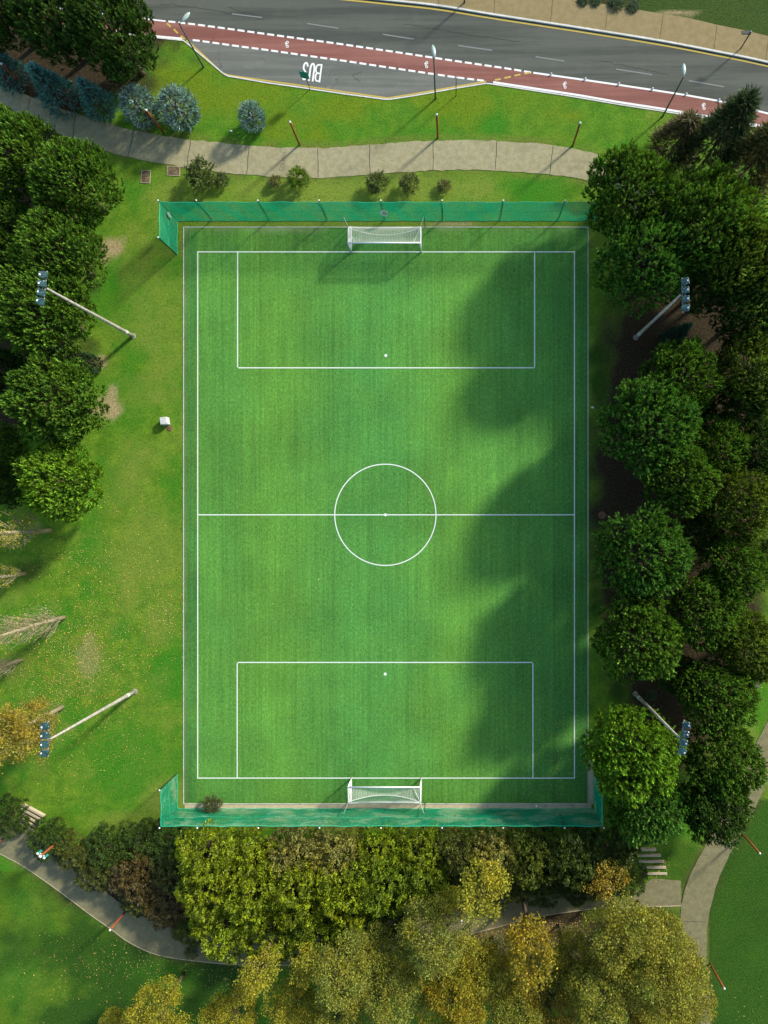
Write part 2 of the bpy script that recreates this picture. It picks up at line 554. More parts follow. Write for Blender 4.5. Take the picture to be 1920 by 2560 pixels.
e_r = arc_resample(resample(pxl((2150, 1520), (2000, 1800), (1920, 1953), (1868.6, 2056), (1816.5, 2151.5), (1784.7, 2232.5), (1768, 2313.5), (1765, 2417.7), (1774, 2475.6), (1776.5, 2560), (1760, 2800), (1700, 3100)), 0.5), 160)
e_l = arc_resample(resample(pxl((2075, 1500), (1925, 1790), (1845, 1945), (1800, 2035), (1764, 2111), (1718.5, 2203), (1703.5, 2262), (1701, 2330), (1703, 2420), (1708, 2490), (1709, 2560), (1690, 2800), (1630, 3100)), 0.5), 160)
FRINGES = [resample(pt, 0.4), resample(pb, 0.4), resample(sw_low, 0.4), e_r, e_l]

def make_ground():
    xs = np.r_[[-900, -400, -180, -90, -60], np.arange(-44, 32.01, 0.3), [45, 70, 150, 400, 900]]
    ys = np.r_[[-900, -400, -180, -90, -62], np.arange(-50, 50.01, 0.3), [62, 90, 180, 400, 900]]
    X, Y = np.meshgrid(xs, ys)
    nx, ny = len(xs), len(ys)
    V = np.c_[X.ravel(), Y.ravel(), np.zeros(nx * ny)]
    idx = np.arange(nx * ny).reshape(ny, nx)
    F = np.stack([idx[:-1, :-1], idx[:-1, 1:], idx[1:, 1:], idx[1:, :-1]], -1).reshape(-1, 4)
    me = bpy.data.meshes.new("ground")
    me.from_pydata(V.tolist(), [], F.tolist())
    me.update()
    PX, PY = X * S + CX, CY - Y * S
    lush = 0.7 * np.clip((0.65 * fbm(X, Y, 5, 3.5) + 0.35 * fbm(X, Y, 6, 0.9, 3) - 0.49) * 6, 0, 1)
    dry = 0.6 * np.clip((0.62 * fbm(X, Y, 9, 3.5) + 0.38 * fbm(X, Y, 10, 1.0, 3) - 0.51) * 6, 0, 1)
    soil = np.zeros_like(X); sand = np.zeros_like(X); yel = np.zeros_like(X); deep = np.zeros_like(X)
    def add(arr, *a, k=1.0, **kw):
        np.maximum(arr, k * ell(X, Y, *a, **kw), out=arr)
    def cut(arr, *a, k=1.0, **kw):
        arr *= 1 - k * ell(X, Y, *a, **kw)
    # verge south of the road: saturated green with yellow patches
    verge = ((PY < 380) & (PY > 80) & (PX > 380) & (PX < 1620)).astype(float)
    dry *= 1 - 0.85 * verge
    lush = np.maximum(lush, 0.30 * verge)
    yel = np.maximum(yel, verge * 0.75 * np.clip((fbm(X, Y, 21, 4.0) - 0.46) * 4, 0, 1))
    for p in ((600, 240, 70, 30), (850, 270, 70, 35), (1085, 247, 50, 25), (1430, 292, 28, 16), (700, 310, 40, 40), (920, 245, 70, 14)):
        add(yel, *p, k=0.7, seed=31)
    add(lush, 1220, 315, 60, 40, k=0.9, seed=3); add(lush, 800, 330, 120, 40, k=0.6, seed=4)
    # bank between path and north net: pale, worn
    add(dry, 840, 475, 400, 42, k=0.85, seed=7, warp=0.6)
    add(lush, 1340, 470, 90, 40, k=0.9, seed=8, warp=0.6); cut(dry, 1340, 470, 90, 40, k=0.8, seed=8, warp=0.6)
    add(sand, 1140, 562, 60, 5, k=0.7, seed=2); add(dry, 900, 560, 460, 10, k=0.8, seed=5)
    # far lawn above the pavement
    far = (PY < 100) & (PX > 1450)
    deep = np.maximum(deep, far * 0.8); soil = np.maximum(soil, far * 0.35)
    dry = np.where(far, dry * 0.5, dry)
    add(sand, 1685, 33, 46, 8, k=0.8, seed=6, warp=0.6)
    add(soil, 1510, 4, 90, 14, k=0.8, seed=2)
    # left lawn
    add(lush, 425, 1690, 55, 75, k=0.95, seed=11); cut(dry, 425, 1690, 70, 90, k=0.9, seed=11)
    add(lush, 330, 1905, 110, 110, k=0.75, seed=12); add(lush, 300, 690, 55, 60, k=0.9, seed=13)
    add(lush, 270, 740, 60, 60, k=0.7, seed=14); add(lush, 170, 1545, 35, 40, k=0.8, seed=15)
    add(lush, 330, 1000, 60, 90, k=0.5, seed=16); add(lush, 80, 1560, 90, 60, k=0.5, seed=16)
    add(dry, 370, 1380, 90, 110, k=0.6, seed=17); add(dry, 330, 1180, 50, 80, k=0.5, seed=17)
    add(dry, 425, 2010, 60, 60, k=0.95, seed=18); add(dry, 330, 2060, 110, 30, k=0.7, seed=19)
    np.maximum(dry, 0.9 * ell(X, Y, 375, 1150, 85, 570, seed=47, edge=0.7, warp=0.4) * np.clip((fbm(X, Y, 48, 2.6) - 0.36) * 3.2, 0, 1), out=dry)
    add(sand, 282, 612, 34, 24, k=0.9, seed=20, warp=0.8); add(sand, 262, 640, 10, 22, k=0.7, seed=20)
    add(sand, 272, 1025, 30, 26, k=0.9, seed=21, warp=0.8); add(sand, 280, 985, 12, 22, k=0.8, seed=22, warp=0.5)
    add(sand, 252, 905, 14, 14, k=0.7, seed=23, warp=0.5); add(sand, 220, 1640, 22, 58, k=0.32, seed=24, warp=1.0)
    add(soil, 205, 865, 40, 25, k=0.6, seed=25); add(soil, 75, 1425, 40, 28, k=0.5, seed=26)
    # bare earth and litter under the trees
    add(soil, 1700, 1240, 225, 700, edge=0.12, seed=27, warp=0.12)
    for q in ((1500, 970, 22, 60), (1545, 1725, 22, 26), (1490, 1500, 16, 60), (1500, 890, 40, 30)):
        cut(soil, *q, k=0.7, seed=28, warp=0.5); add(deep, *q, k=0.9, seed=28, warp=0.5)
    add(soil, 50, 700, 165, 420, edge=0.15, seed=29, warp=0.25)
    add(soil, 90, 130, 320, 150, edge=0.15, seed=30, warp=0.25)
    add(soil, 820, 2215, 660, 115, edge=0.12, seed=31, warp=0.15)
    add(sand, 860, 2046, 190, 22, k=0.25, seed=44, warp=0.5); add(dry, 800, 2046, 330, 24, k=0.9, seed=45)
    add(soil, 1320, 2380, 300, 120, edge=0.2, seed=32, warp=0.3); add(soil, 1640, 2330, 70, 80, k=0.8, seed=46); add(sand, 1330, 2350, 150, 50, k=0.30, seed=49, warp=0.6)
    add(dry, 1330, 2350, 160, 60, k=0.5, seed=33); cut(soil, 1330, 2370, 150, 50, k=0.35, seed=33, warp=0.5)
    # grass between trees and east path, and by the steps
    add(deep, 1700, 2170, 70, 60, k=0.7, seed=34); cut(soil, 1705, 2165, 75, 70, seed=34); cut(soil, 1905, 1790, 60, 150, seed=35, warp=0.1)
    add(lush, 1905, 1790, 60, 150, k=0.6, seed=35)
    # south-west and south-east lawns
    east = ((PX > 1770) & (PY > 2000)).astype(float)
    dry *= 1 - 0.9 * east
    lush = np.maximum(lush, east * 0.4); deep = np.maximum(deep, east * (0.75 + 0.25 * fbm(X, Y, 77, 3.0)))  # east grass kept dark: lens falloff and shade partly put into its colour
    add(dry, 1840, 2110, 40, 30, k=0.6, seed=36); add(dry, 1772, 2350, 10, 200, k=0.5, seed=36)
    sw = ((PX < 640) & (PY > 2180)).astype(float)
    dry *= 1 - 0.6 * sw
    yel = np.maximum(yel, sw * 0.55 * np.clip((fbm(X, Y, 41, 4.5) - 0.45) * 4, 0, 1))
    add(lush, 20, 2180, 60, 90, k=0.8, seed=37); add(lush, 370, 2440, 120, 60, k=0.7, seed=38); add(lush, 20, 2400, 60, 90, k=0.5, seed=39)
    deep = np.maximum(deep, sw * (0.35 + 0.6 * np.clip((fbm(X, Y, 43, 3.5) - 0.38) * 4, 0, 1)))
    # worn fringe along the paths
    def fringe(poly, dist):
        poly = np.array(poly)
        out = np.full(X.shape, 9.0)
        bx = (poly[:, 0].min() - 2 < X) & (X < poly[:, 0].max() + 2) & (poly[:, 1].min() - 2 < Y) & (Y < poly[:, 1].max() + 2)
        q = np.c_[X[bx], Y[bx]]
        dd = np.full(len(q), 9.0)
        for p in poly:
            dd = np.minimum(dd, np.hypot(q[:, 0] - p[0], q[:, 1] - p[1]))
        out[bx] = dd
        return np.clip(1.3 - out / dist, 0, 1) * np.clip((fbm(X, Y, 91, 1.6) - 0.30) * 3, 0, 1)
    for poly in FRINGES:
        f = fringe(poly, 0.55)
        dry = np.maximum(dry, f); soil = np.maximum(soil, f * 0.35); yel *= 1 - f
    dry = np.clip(dry, 0, 1)
    z = np.ones_like(X)
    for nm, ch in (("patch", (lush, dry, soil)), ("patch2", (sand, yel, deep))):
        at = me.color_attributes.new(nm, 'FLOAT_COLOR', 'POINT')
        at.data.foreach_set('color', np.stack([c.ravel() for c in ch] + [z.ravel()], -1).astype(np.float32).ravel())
    me.materials.append(M['ground'])
    o = link(bpy.data.objects.new("ground", me))
    tag(o, "lawn and bare earth of the park around the pitch", None, None, 'structure')
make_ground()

# ------------------------------------------------------------------ the pitch
def make_turf():
    x0, y1 = P2(461, 570); x1, y0 = P2(1468, 2006)
    xs, ys = np.arange(x0, x1 + 0.01, (x1 - x0) / 170), np.arange(y0, y1 + 0.01, (y1 - y0) / 150)
    X, Y = np.meshgrid(xs, ys)
    nx, ny = len(xs), len(ys)
    V = np.c_[X.ravel(), Y.ravel(), np.full(nx * ny, 0.012)]
    idx = np.arange(nx * ny).reshape(ny, nx)
    F = np.stack([idx[:-1, :-1], idx[:-1, 1:], idx[1:, 1:], idx[1:, :-1]], -1).reshape(-1, 4)
    me = bpy.data.meshes.new("pitch_turf")
    me.from_pydata(V.tolist(), [], F.tolist())
    PX, PY = X * S + CX, CY - Y * S
    kx = [461, 492, 496, 530, 590, 640, 700, 780, 860, 960, 1040, 1120, 1200, 1300, 1380, 1436, 1440, 1470]
    kb = [.85, .80, .20, .40, .35, .05, .02, .35, .75, .90, .55, .10, .25, .55, .65, .70, .9, .9]
    ox = (fbm(X, Y, 3, 9.0) - 0.5) * 60
    blue = np.interp(PX + ox, kx, kb) + (fbm(X, Y, 50, 2.5) - 0.5) * 0.7
    # rolls of carpet laid along the pitch give light and dark strips with sharp seams
    roll = np.floor((X - x0) / 1.62)
    br = 0.5 + 0.13 * (np.sin(roll * 78.233) * 43758.5 % 1 - 0.5) + (fbm(X, Y, 60, 3.0) - 0.5) * 0.55
    br += 0.10 * np.interp(PX, kx, [1 - b for b in kb]) - 0.05
    outer = (PX < 494) | (PX > 1436) | (PY < 629) | (PY > 1945)
    br -= outer * 0.14
    br -= 0.10 * (np.floor((X - x0) / 1.62 * 0.5) != np.floor((X - 0.21 - x0) / 1.62 * 0.5))
    br -= 0.12 * np.clip((640 - PY) / 70, 0, 1) * (fbm(X, Y, 66, 2.0) > 0.45)
    dirt = 0.35 * np.clip(1 - np.abs(PX - 461) / 14, 0, 1) * fbm(X, Y, 70, 1.2) + 0.5 * np.clip(1 - np.abs(PY - 570) / 16, 0, 1) * np.clip((fbm(X, Y, 71, 2.0) - 0.35) * 3, 0, 1)
    at = me.color_attributes.new("band", 'FLOAT_COLOR', 'POINT')
    at.data.foreach_set('color', np.clip(np.stack([blue.ravel(), br.ravel(), dirt.ravel(), np.ones(nx * ny)], -1), 0, 1).astype(np.float32).ravel())
    me.materials.append(M['turf'])
    me.update()
    o = link(bpy.data.objects.new("ground_turf", me))
    return tag(o, "striped artificial turf of the football pitch", None, None, 'structure')
turf = make_turf()

def rectpts(x0, y0, x1, y1):
    return pxl((x0, y0), (x1, y0), (x1, y1), (x0, y1))

ZL, LW = 0.017, 0.09
mk = MB()
A, B_, C_, D_ = rectpts(494.5, 629.8, 1436, 1945)
def seg(p, q, w=LW, z=ZL):
    mk.ribbon([p, q], w, z)
hw = np.array([LW / 2, 0])
hv = np.array([0, LW / 2])
seg(A - hw, B_ + hw); seg(D_ - hw, C_ + hw)
seg(A - hv, D_ + hv, LW, ZL + 0.003); seg(B_ - hv, C_ + hv, LW, ZL + 0.003)
seg(P2(494.5, 1287) + hw, P2(1436, 1287) - hw)
for (xa, xb, yg, yb) in ((594.2, 1336.5, 629.8, 919.6), (593.2, 1332.2, 1945, 1656)):
    s = -1 if yb > yg else 1
    seg(P2(xa, yg) - s * hv, P2(xa, yb) - s * hv, LW, ZL + 0.003); seg(P2(xb, yg) - s * hv, P2(xb, yb) - s * hv, LW, ZL + 0.003)
    seg(P2(xa, yb) + hw, P2(xb, yb) - hw)
cc = P2(963.5, 1287)
R = 126.5 / S
mk.ribbon([cc + R * np.array([math.cos(t), math.sin(t)]) for t in np.linspace(0, 2 * math.pi, 96, endpoint=False)], LW, ZL + 0.004, closed=True)
def disc(mb, c, r, z, n=18):
    mb.add([(c[0] + r * math.cos(2 * math.pi * k / n), c[1] + r * math.sin(2 * math.pi * k / n), z) for k in range(n)], [tuple(range(n))])
for (x, y) in ((963.5, 1287), (964.6, 889), (963, 1685)):
    disc(mk, P2(x, y), 0.13, ZL + 0.008)
tag(mk.build("ground_markings", M['line']), "white line markings of the football pitch", None, None, 'structure')

# edging strip round the carpet and gravel strip behind the south goal
eg = MB()
xl, xr, yt, yb = P2(460, 0)[0], P2(1469, 0)[0], P2(0, 569)[1], P2(0, 2008)[1]
for (x0, x1, y0, y1) in ((xl - .07, xl, yb, yt), (xr, xr + .07, yb, yt), (xl - .07, xr + .07, yt, yt + .07), (xl - .07, xr + .07, yb - .09, yb)):
    eg.box(((x0 + x1) / 2, (y0 + y1) / 2, 0.012), (x1 - x0, y1 - y0, 0.05))
tag(eg.build("kerb_edging", M['edge']), "pale edging strip round the pitch carpet", None, None, 'structure')
gv = MB()
left = resample(pxl((462, 2009.5), (700, 2010.5), (1000, 2010), (1300, 2010.5), (1478, 2010)), 0.5)
right = [np.array([p[0], P2(0, 2025)[1] + 0.12 * (vnoise(p[0:1], p[1:2], 4, 0.7)[0] - 0.5)]) for p in left]
gv.strip(left, right, 0.006)
gl = resample(pxl((1471, 1900), (1472, 1960), (1472, 2010)), 0.5)
gv.strip([p + np.array([0.42, 0]) for p in gl], gl, 0.006)
tag(gv.build("ground_gravel", M['gravel']), "beige gravel strip behind the south goal", None, None, 'structure')

# ------------------------------------------------------------------ road, cycle lane, pavement, paths
far_l, far_r = (-3000, -3000), None
kerb_top = resample(pxl((-1500, -270), (-400, -165), (300, -75), (600, -37), (963, 1), (1096, 15.5), (1238, 38.5), (1469, 74), (1654, 104), (1790, 130), (1920, 157), (2300, 245), (3200, 480)), 1.0)
kerb_low = pxl((-1500, -160), (-300, 10), (380, 93.5), (459.6, 101.5), (565, 189.5), (669, 207.5), (756, 219.5), (860, 235), (970, 249.5), (1039, 238.9), (1138, 221.2), (1217, 208.5), (1340, 227.5), (1440, 243), (1547, 261.5), (1642, 276), (1773, 297), (1883, 316), (1920, 323), (2300, 410), (3200, 645))
def thick(pts, n):
    return arc_resample(np.array(pts), n)
rd = MB()
# road sheet: match samples by x so the quads stay upright
xs_r = np.linspace(kerb_low[0][0] + 1, kerb_low[-1][0] - 1, 260)
kt, kl = np.array(kerb_top), np.array(kerb_low)
top_y = np.interp(xs_r, kt[:, 0], kt[:, 1]); low_y = np.interp(xs_r, kl[:, 0], kl[:, 1])
def sheet(mb, xs, y0, y1, z):
    mb.strip(np.c_[xs, y1], np.c_[xs, y0], z)
sheet(rd, xs_r, low_y, top_y, 0.004)
tag(rd.build("road", M['asphalt']), "grey asphalt road crossing the top of the park", None, None, 'structure')
# cycle lane between its two line polylines
cyc_t = np.array(pxl((-1500, -205), (-300, -32), (390, 50.5), (478, 60), (551, 69.5), (649, 83), (771, 99.5), (846, 109.5), (915, 119.5), (994, 131), (1117, 149.5), (1265, 171), (1333, 182), (1440, 197), (1547, 212.5), (1631, 225), (1715, 238), (1797, 252.6), (1920, 284), (2300, 372), (3200, 608)))
cyc_b = np.array(pxl((-1500, -165), (-300, 6), (380, 90), (452, 96.5), (519, 105), (590, 115), (663, 124.5), (740, 135.5), (814, 146), (866, 153), (938, 164), (1061, 182), (1136, 193), (1209, 202), (1340, 222), (1440, 237), (1547, 255.5), (1642, 270), (1773, 291.5), (1883, 310.5), (1920, 318.5), (2300, 405), (3200, 640)))
ct = lambda x: np.interp(x, cyc_t[:, 0], cyc_t[:, 1])
cb = lambda x: np.interp(x, cyc_b[:, 0], cyc_b[:, 1])
xs_c = np.linspace(cyc_t[0][0] + 2, cyc_t[-1][0] - 2, 260)
cl = MB(); sheet(cl, xs_c, cb(xs_c), ct(xs_c), 0.008)
tag(cl.build("road_cycle_lane", M['lane']), "faded red cycle lane along the road", None, None, 'structure')
# bus bay
xs_b = np.linspace(P2(470, 0)[0], P2(1212, 0)[0], 140)
by = MB(); sheet(by, xs_b, np.interp(xs_b, kl[:, 0], kl[:, 1]), cb(xs_b), 0.008)
tag(by.build("road_bus_bay", M['bay']), "pale grey asphalt of the bus bay", None, None, 'structure')

wm, ym, fm = MB(), MB(), MB()
ZM = 0.013
def dash_line(mb, f, pxa, pxb, dash, gap, w):
    x = pxa
    while x < pxb:
        a, b = P2(x, 0)[0], P2(min(x + dash, pxb), 0)[0]
        mb.ribbon([(a, f(a)), (b, f(b))], w, ZM)
        x += dash + gap
dash_line(wm, ct, 385, 414, 60, 1, 0.14)
dash_line(wm, ct, 421, 1330, 17.5, 7.2, 0.17)
dash_line(wm, cb, 482, 1216, 17.3, 7.2, 0.17)
for f, a, b, w in ((ct, 1333, 2600, 0.16), (ct, -600, 385, 0.16), (cb, 1233, 2600, 0.18), (cb, -600, 456, 0.18)):
    xs = np.linspace(P2(a, 0)[0], P2(b, 0)[0], 90)
    wm.ribbon([(x, f(x)) for x in xs], w, ZM)
# yellow lines
yel = pxl((475.5, 108.5), (515, 144), (553.6, 181.5), (569, 188), (669, 202.5), (756, 214.5), (860, 230), (970, 245.5), (1039, 234.5), (1140, 216.8), (1216, 203.8))
ym.ribbon(yel, 0.13, ZM + 0.004)
for (a, b) in (((417, 58.5), (427, 67.5)), ((434.5, 73), (445, 84)), ((452, 90), (462, 98.5)), ((466, 101), (475.5, 108.5)), ((1237, 200.5), (1252, 197.8)), ((1261, 195.5), (1277, 192)), ((1286, 189.5), (1301, 186.5)), ((1311, 184.5), (1325, 181.5))):
    ym.ribbon(pxl(a, b), 0.16, ZM + 0.004)
xs = np.linspace(P2(200, 0)[0], P2(2800, 0)[0], 180)
ym.ribbon([(x, np.interp(x, kt[:, 0], kt[:, 1]) - 0.30) for x in xs], 0.16, ZM)
for (a, b) in (((768, 59), (846, 71)), ((957, 86), (1035, 98)), ((1145, 114), (1230, 126)), ((1339, 142), (1411, 153)), ((1540, 173), (1630, 187)), ((1722, 202), (1810, 217)), ((580, 35), (655, 44))):
    fm.ribbon(pxl(a, b), 0.10, ZM)
# BUS, written to be read from the other side
def word(mb, origin, ang, strokes, w, z, sx=1, sy=1, ox=0, closed=False):
    ca, sa = math.cos(ang), math.sin(ang)
    for kst, st in enumerate(strokes):
        pts = []
        for (x, y) in st:
            x, y = (x + ox) * sx, y * sy
            pts.append((origin[0] + x * ca - y * sa, origin[1] + x * sa + y * ca))
        mb.ribbon(pts, w, z + 0.003 * kst)
def arc(cx, cy, rx, ry, a0, a1, n=10):
    return [(cx + rx * math.cos(math.radians(a)), cy + ry * math.sin(math.radians(a))) for a in np.linspace(a0, a1, n)]
bB = [[(0.0, -0.0), (0.0, 1.0)], [(0.0, 0.94)] + arc(0.5, 0.73, 0.4, 0.21, 90, -90, 10) + [(0.0, 0.52)], [(0.0, 0.52)] + arc(0.55, 0.29, 0.45, 0.23, 90, -90, 10) + [(0.0, 0.06)]]
bU = [[(0.0, 1.0), (0.0, 0.35)] + arc(0.42, 0.32, 0.42, 0.28, 180, 360, 12) + [(0.84, 1.0)]]
bS = [arc(0.45, 0.73, 0.42, 0.22, 10, 200, 10) + [(0.2, 0.58), (0.7, 0.42)] + arc(0.42, 0.27, 0.44, 0.23, 20, -170, 10)]
ang = math.pi - 0.13
org = P2(802.5, 205)
org = P2(804.5, 160.5)
sxx, syy = 0.40, 1.62
base_o = np.array(org)
d = np.array([math.cos(ang), math.sin(ang)])
for k, L in enumerate((bB, bU, bS)):
    o2 = base_o + d * (0.60 * k) 
    word(wm, o2, ang, L, 0.155 if k else 0.135, ZM, sxx * (1 if k else 1.15), syy)
# cycle symbols
for (x, y, fl) in ((717, 111, 1), (1065.5, 162, 1), (1411.4, 213, 1), (1758.7, 266, 1)):
    c = P2(x, y)
    for s in (-0.18, 0.18):
        wm.ribbon([(c[0] + 0.10 * math.cos(t) + 0.05, c[1] + s + 0.10 * math.sin(t)) for t in np.linspace(0, 2 * math.pi, 14, endpoint=False)], 0.055, ZM, closed=True)
    wm.ribbon([(c[0] + 0.04, c[1] - 0.17), (c[0] - 0.10, c[1] - 0.06), (c[0] - 0.10, c[1] + 0.10), (c[0] + 0.04, c[1] + 0.17)], 0.045, ZM + 0.004)
    wm.ribbon([(c[0] - 0.10, c[1] - 0.06), (c[0] + 0.04, c[1] + 0.0), (c[0] - 0.12, c[1] + 0.13)], 0.04, ZM + 0.007)
    wm.ribbon([(c[0] - 0.13, c[1] + 0.06), (c[0] - 0.16, c[1] + 0.15)], 0.045, ZM + 0.010)
tag(wm.build("road_white_markings", M['road_white']), "white dashes, lines, bicycle symbols and BUS lettering on the road", None, None, 'structure')
ck = MB()
rg = np.random.default_rng(3)
for line in (((397, 9), (470, 17), (540, 27), (611, 39), (660, 47)), ((573, 17), (590, 24), (604, 31), (640, 36)), ((1010, 60), (1100, 74), (1190, 90), (1300, 106)), ((1500, 152), (1580, 168), (1670, 186)), ((900, 205), (880, 190), (905, 178))):
    pts = [p + rg.normal(size=2) * 0.05 for p in arc_resample(pxl(*line), 30)]
    ck.ribbon(pts, 0.028, ZM - 0.002)
tag(ck.build("road_cracks", M['joint']), "fine dark cracks in the road surface", None, None, 'structure')
tag(ym.build("road_yellow_markings", M['road_yellow']), "yellow lines along the kerbs of the road", None, None, 'structure')
tag(fm.build("road_worn_markings", M['road_faint']), "worn lane dashes in the middle of the road", None, None, 'structure')

kb_ = MB()
def kerb_strip(mb, pts, w, z0, z1):
    pts = [np.array(p) for p in pts]
    L, Rr = [], []
    n = len(pts)
    for i in range(n):
        dd = pts[min(i + 1, n - 1)] - pts[max(i - 1, 0)]
        dd /= np.linalg.norm(dd)
        nn = np.array([-dd[1], dd[0]])
        L.append(pts[i] + nn * w / 2); Rr.append(pts[i] - nn * w / 2)
    mb.strip(L, Rr, z0, z1)
kerb_strip(kb_, kerb_top, 0.15, 0.0, 0.13)
tag(kb_.build("kerb_far", M['kerb']), "white kerb between the road and the sandy pavement", None, None, 'structure')
kb2 = MB()
kerb_strip(kb2, [p for p in arc_resample(kl, 400)], 0.11, 0.0, 0.035)
tag(kb2.build("kerb_near", M['kerb']), "white kerb between the road and the grass verge", None, None, 'structure')

# sandy pavement beyond the road
pe = np.array(pxl((-1500, -420), (300, -225), (900, -110), (1240, -42), (1440, 2), (1521, 14.5), (1625, 32), (1718, 46.5), (1791, 64), (1860, 78), (1920, 92.5), (2300, 180), (3200, 410)))
xs = np.linspace(pe[0][0] + 1, pe[-1][0] - 1, 200)
yk = np.interp(xs, kt[:, 0], kt[:, 1]) + 0.075
pv = MB(); pv.strip(np.c_[xs, np.interp(xs, pe[:, 0], pe[:, 1])], np.c_[xs, yk], 0.0, 0.115)
pave = tag(pv.build("pavement", M['pave']), "sandy yellow pavement beyond the road", None, None, 'structure')
jt = MB()
for (a, b) in (((1519.6, 15.5), (1511.6, 78.5)), ((1657, 39), (1648, 101)), ((1791, 66), (1783.5, 126.5)), ((1382, -8), (1376, 57)), ((1239, -40), (1235, 36)), ((1099, -60), (1096, 13)), ((1920, 95), (1913, 153))):
    jt.ribbon(pxl(a, b), 0.035, 0.119)
tag(jt.build("pavement_joints", M['joint'], pave), None, None, None, 'structure')

# concrete path north of the pitch
T, Bm = arc_resample(resample(pt, 0.5), 200), arc_resample(resample(pb, 0.5), 200)
def wob(A, k, seed):
    k = k * 1.6
    return A + np.c_[vnoise(A[:, 0], A[:, 1], seed, 0.5) - 0.5, vnoise(A[:, 0], A[:, 1], seed + 9, 0.5) - 0.5] * k
pa = MB(); pa.strip(wob(T, 0.10, 3), wob(Bm, 0.10, 5), 0.0, 0.03)
path1 = tag(pa.build("path", M['path']), "curved pale concrete path north of the pitch", None, None, 'structure')
jt = MB()
for (a, b) in (((76, 243), (66, 295)), ((189, 285), (182, 347)), ((335.6, 326), (320.5, 391)), ((477, 350), (467, 418)), ((623, 366), (617, 436)), ((794.5, 370.5), (796, 443.5)), ((923.5, 363), (925, 436)), ((1083, 353.5), (1083, 426)), ((1242, 354), (1238.5, 424.5)), ((1382.5, 364.5), (1374, 436))):
    pts = [P2(a[0] + (b[0] - a[0]) * t + 0.7 * math.sin(9 * t + a[0]), a[1] + (b[1] - a[1]) * t) for t in np.linspace(0, 1, 6)]
    jt.ribbon(pts, 0.05, 0.034)
tag(jt.build("path_joints", M['joint'], path1), None, None, None, 'structure')
# the scrawled word on the path
sc_ = MB()
go = P2(709.5, 429)
ga = math.radians(80)
gl = {'C': [arc(0.55, 0.5, 0.5, 0.5, 55, 330, 10)], 'O': [arc(0.5, 0.5, 0.42, 0.48, 0, 360, 14)],
      'R': [[(0, 0), (0.05, 1), (0.6, 0.85), (0.6, 0.6), (0.05, 0.5), (0.7, 0)]],
      'E': [[(0.7, 1), (0, 0.95), (0, 0), (0.7, 0.05)], [(0, 0.5), (0.5, 0.5)]],
      'I': [[(0.2, 0), (0.2, 1)]], 'A': [[(0, 0), (0.4, 1), (0.75, 0)], [(0.15, 0.4), (0.6, 0.4)]]}
xo = 0.0
for ch, adv, hgt in (('C', .36, .46), ('O', .30, .40), ('R', .24, .38), ('R', .24, .38), ('E', .24, .34), ('I', .12, .46), ('A', .26, .42)):
    word(sc_, (go[0] + xo * math.cos(ga), go[1] + xo * math.sin(ga)), ga, [[(x * adv * 0.85, y * hgt) for x, y in st] for st in gl[ch]], 0.035, 0.034)
    xo += adv
scrawl_m = m_paint("faded_scrawl", (0.15, 0.135, 0.08), 0.9, (0.36, 0.32, 0.20))
tag(sc_.build("path_writing", scrawl_m, path1), None, None, None, 'structure')

# park paths to the south and east
sw_up = pxl((-500, 1790), (-150, 1970), (0, 2055), (75, 2078), (120, 2115), (185, 2165), (275, 2238), (330, 2275), (400, 2310), (500, 2330), (620, 2337), (741, 2337), (822, 2329), (950, 2305), (1100, 2275), (1278, 2241), (1380, 2235), (1475, 2235), (1545, 2228), (1600, 2224), (1625.5, 2197), (1665, 2199), (1718, 2203))
Lw, Up = arc_resample(resample(sw_low, 0.5), 220), arc_resample(resample(sw_up, 0.5), 220)
# re-pair by x so the joins stay square
xs = np.linspace(max(Lw[0][0], Up[0][0]) + .2, min(Lw[-1][0], Up[-1][0]) - .02, 240)
pm = MB(); pm.strip(np.c_[xs, np.interp(xs, Up[:, 0], Up[:, 1])], np.c_[xs, np.interp(xs, Lw[:, 0], Lw[:, 1])], 0.0, 0.026)
path2 = tag(pm.build("path_south", M['path_s']), "grey park path curving south of the shrubs", None, None, 'structure')
pm = MB(); pm.strip(wob(e_r, 0.06, 2), wob(e_l, 0.05, 8), 0.0, 0.032)
path3 = tag(pm.build("path_east", M['path_s']), "brownish park path running down the east side", None, None, 'structure')
jt = MB()
jt.ribbon([p for p in e_l[(e_l[:, 1] < P2(0, 2203)[1]) & (e_l[:, 1] > P2(0, 2262)[1])]], 0.045, 0.037)
for (a, b) in (((1706, 2303), (1769, 2304)), ((1699, 2413), (1765, 2412)), ((1905, 1969), (1915, 1963))):
    jt.ribbon(pxl(a, b), 0.03, 0.037)
tag(jt.build("path_joints", M['joint'], path3), None, None, None, 'structure')
el = MB()
el.ribbon([p for p in Lw], 0.07, 0.031)
tag(el.build("path_edging", M['gravel'], path2), None, None, None, 'structure')

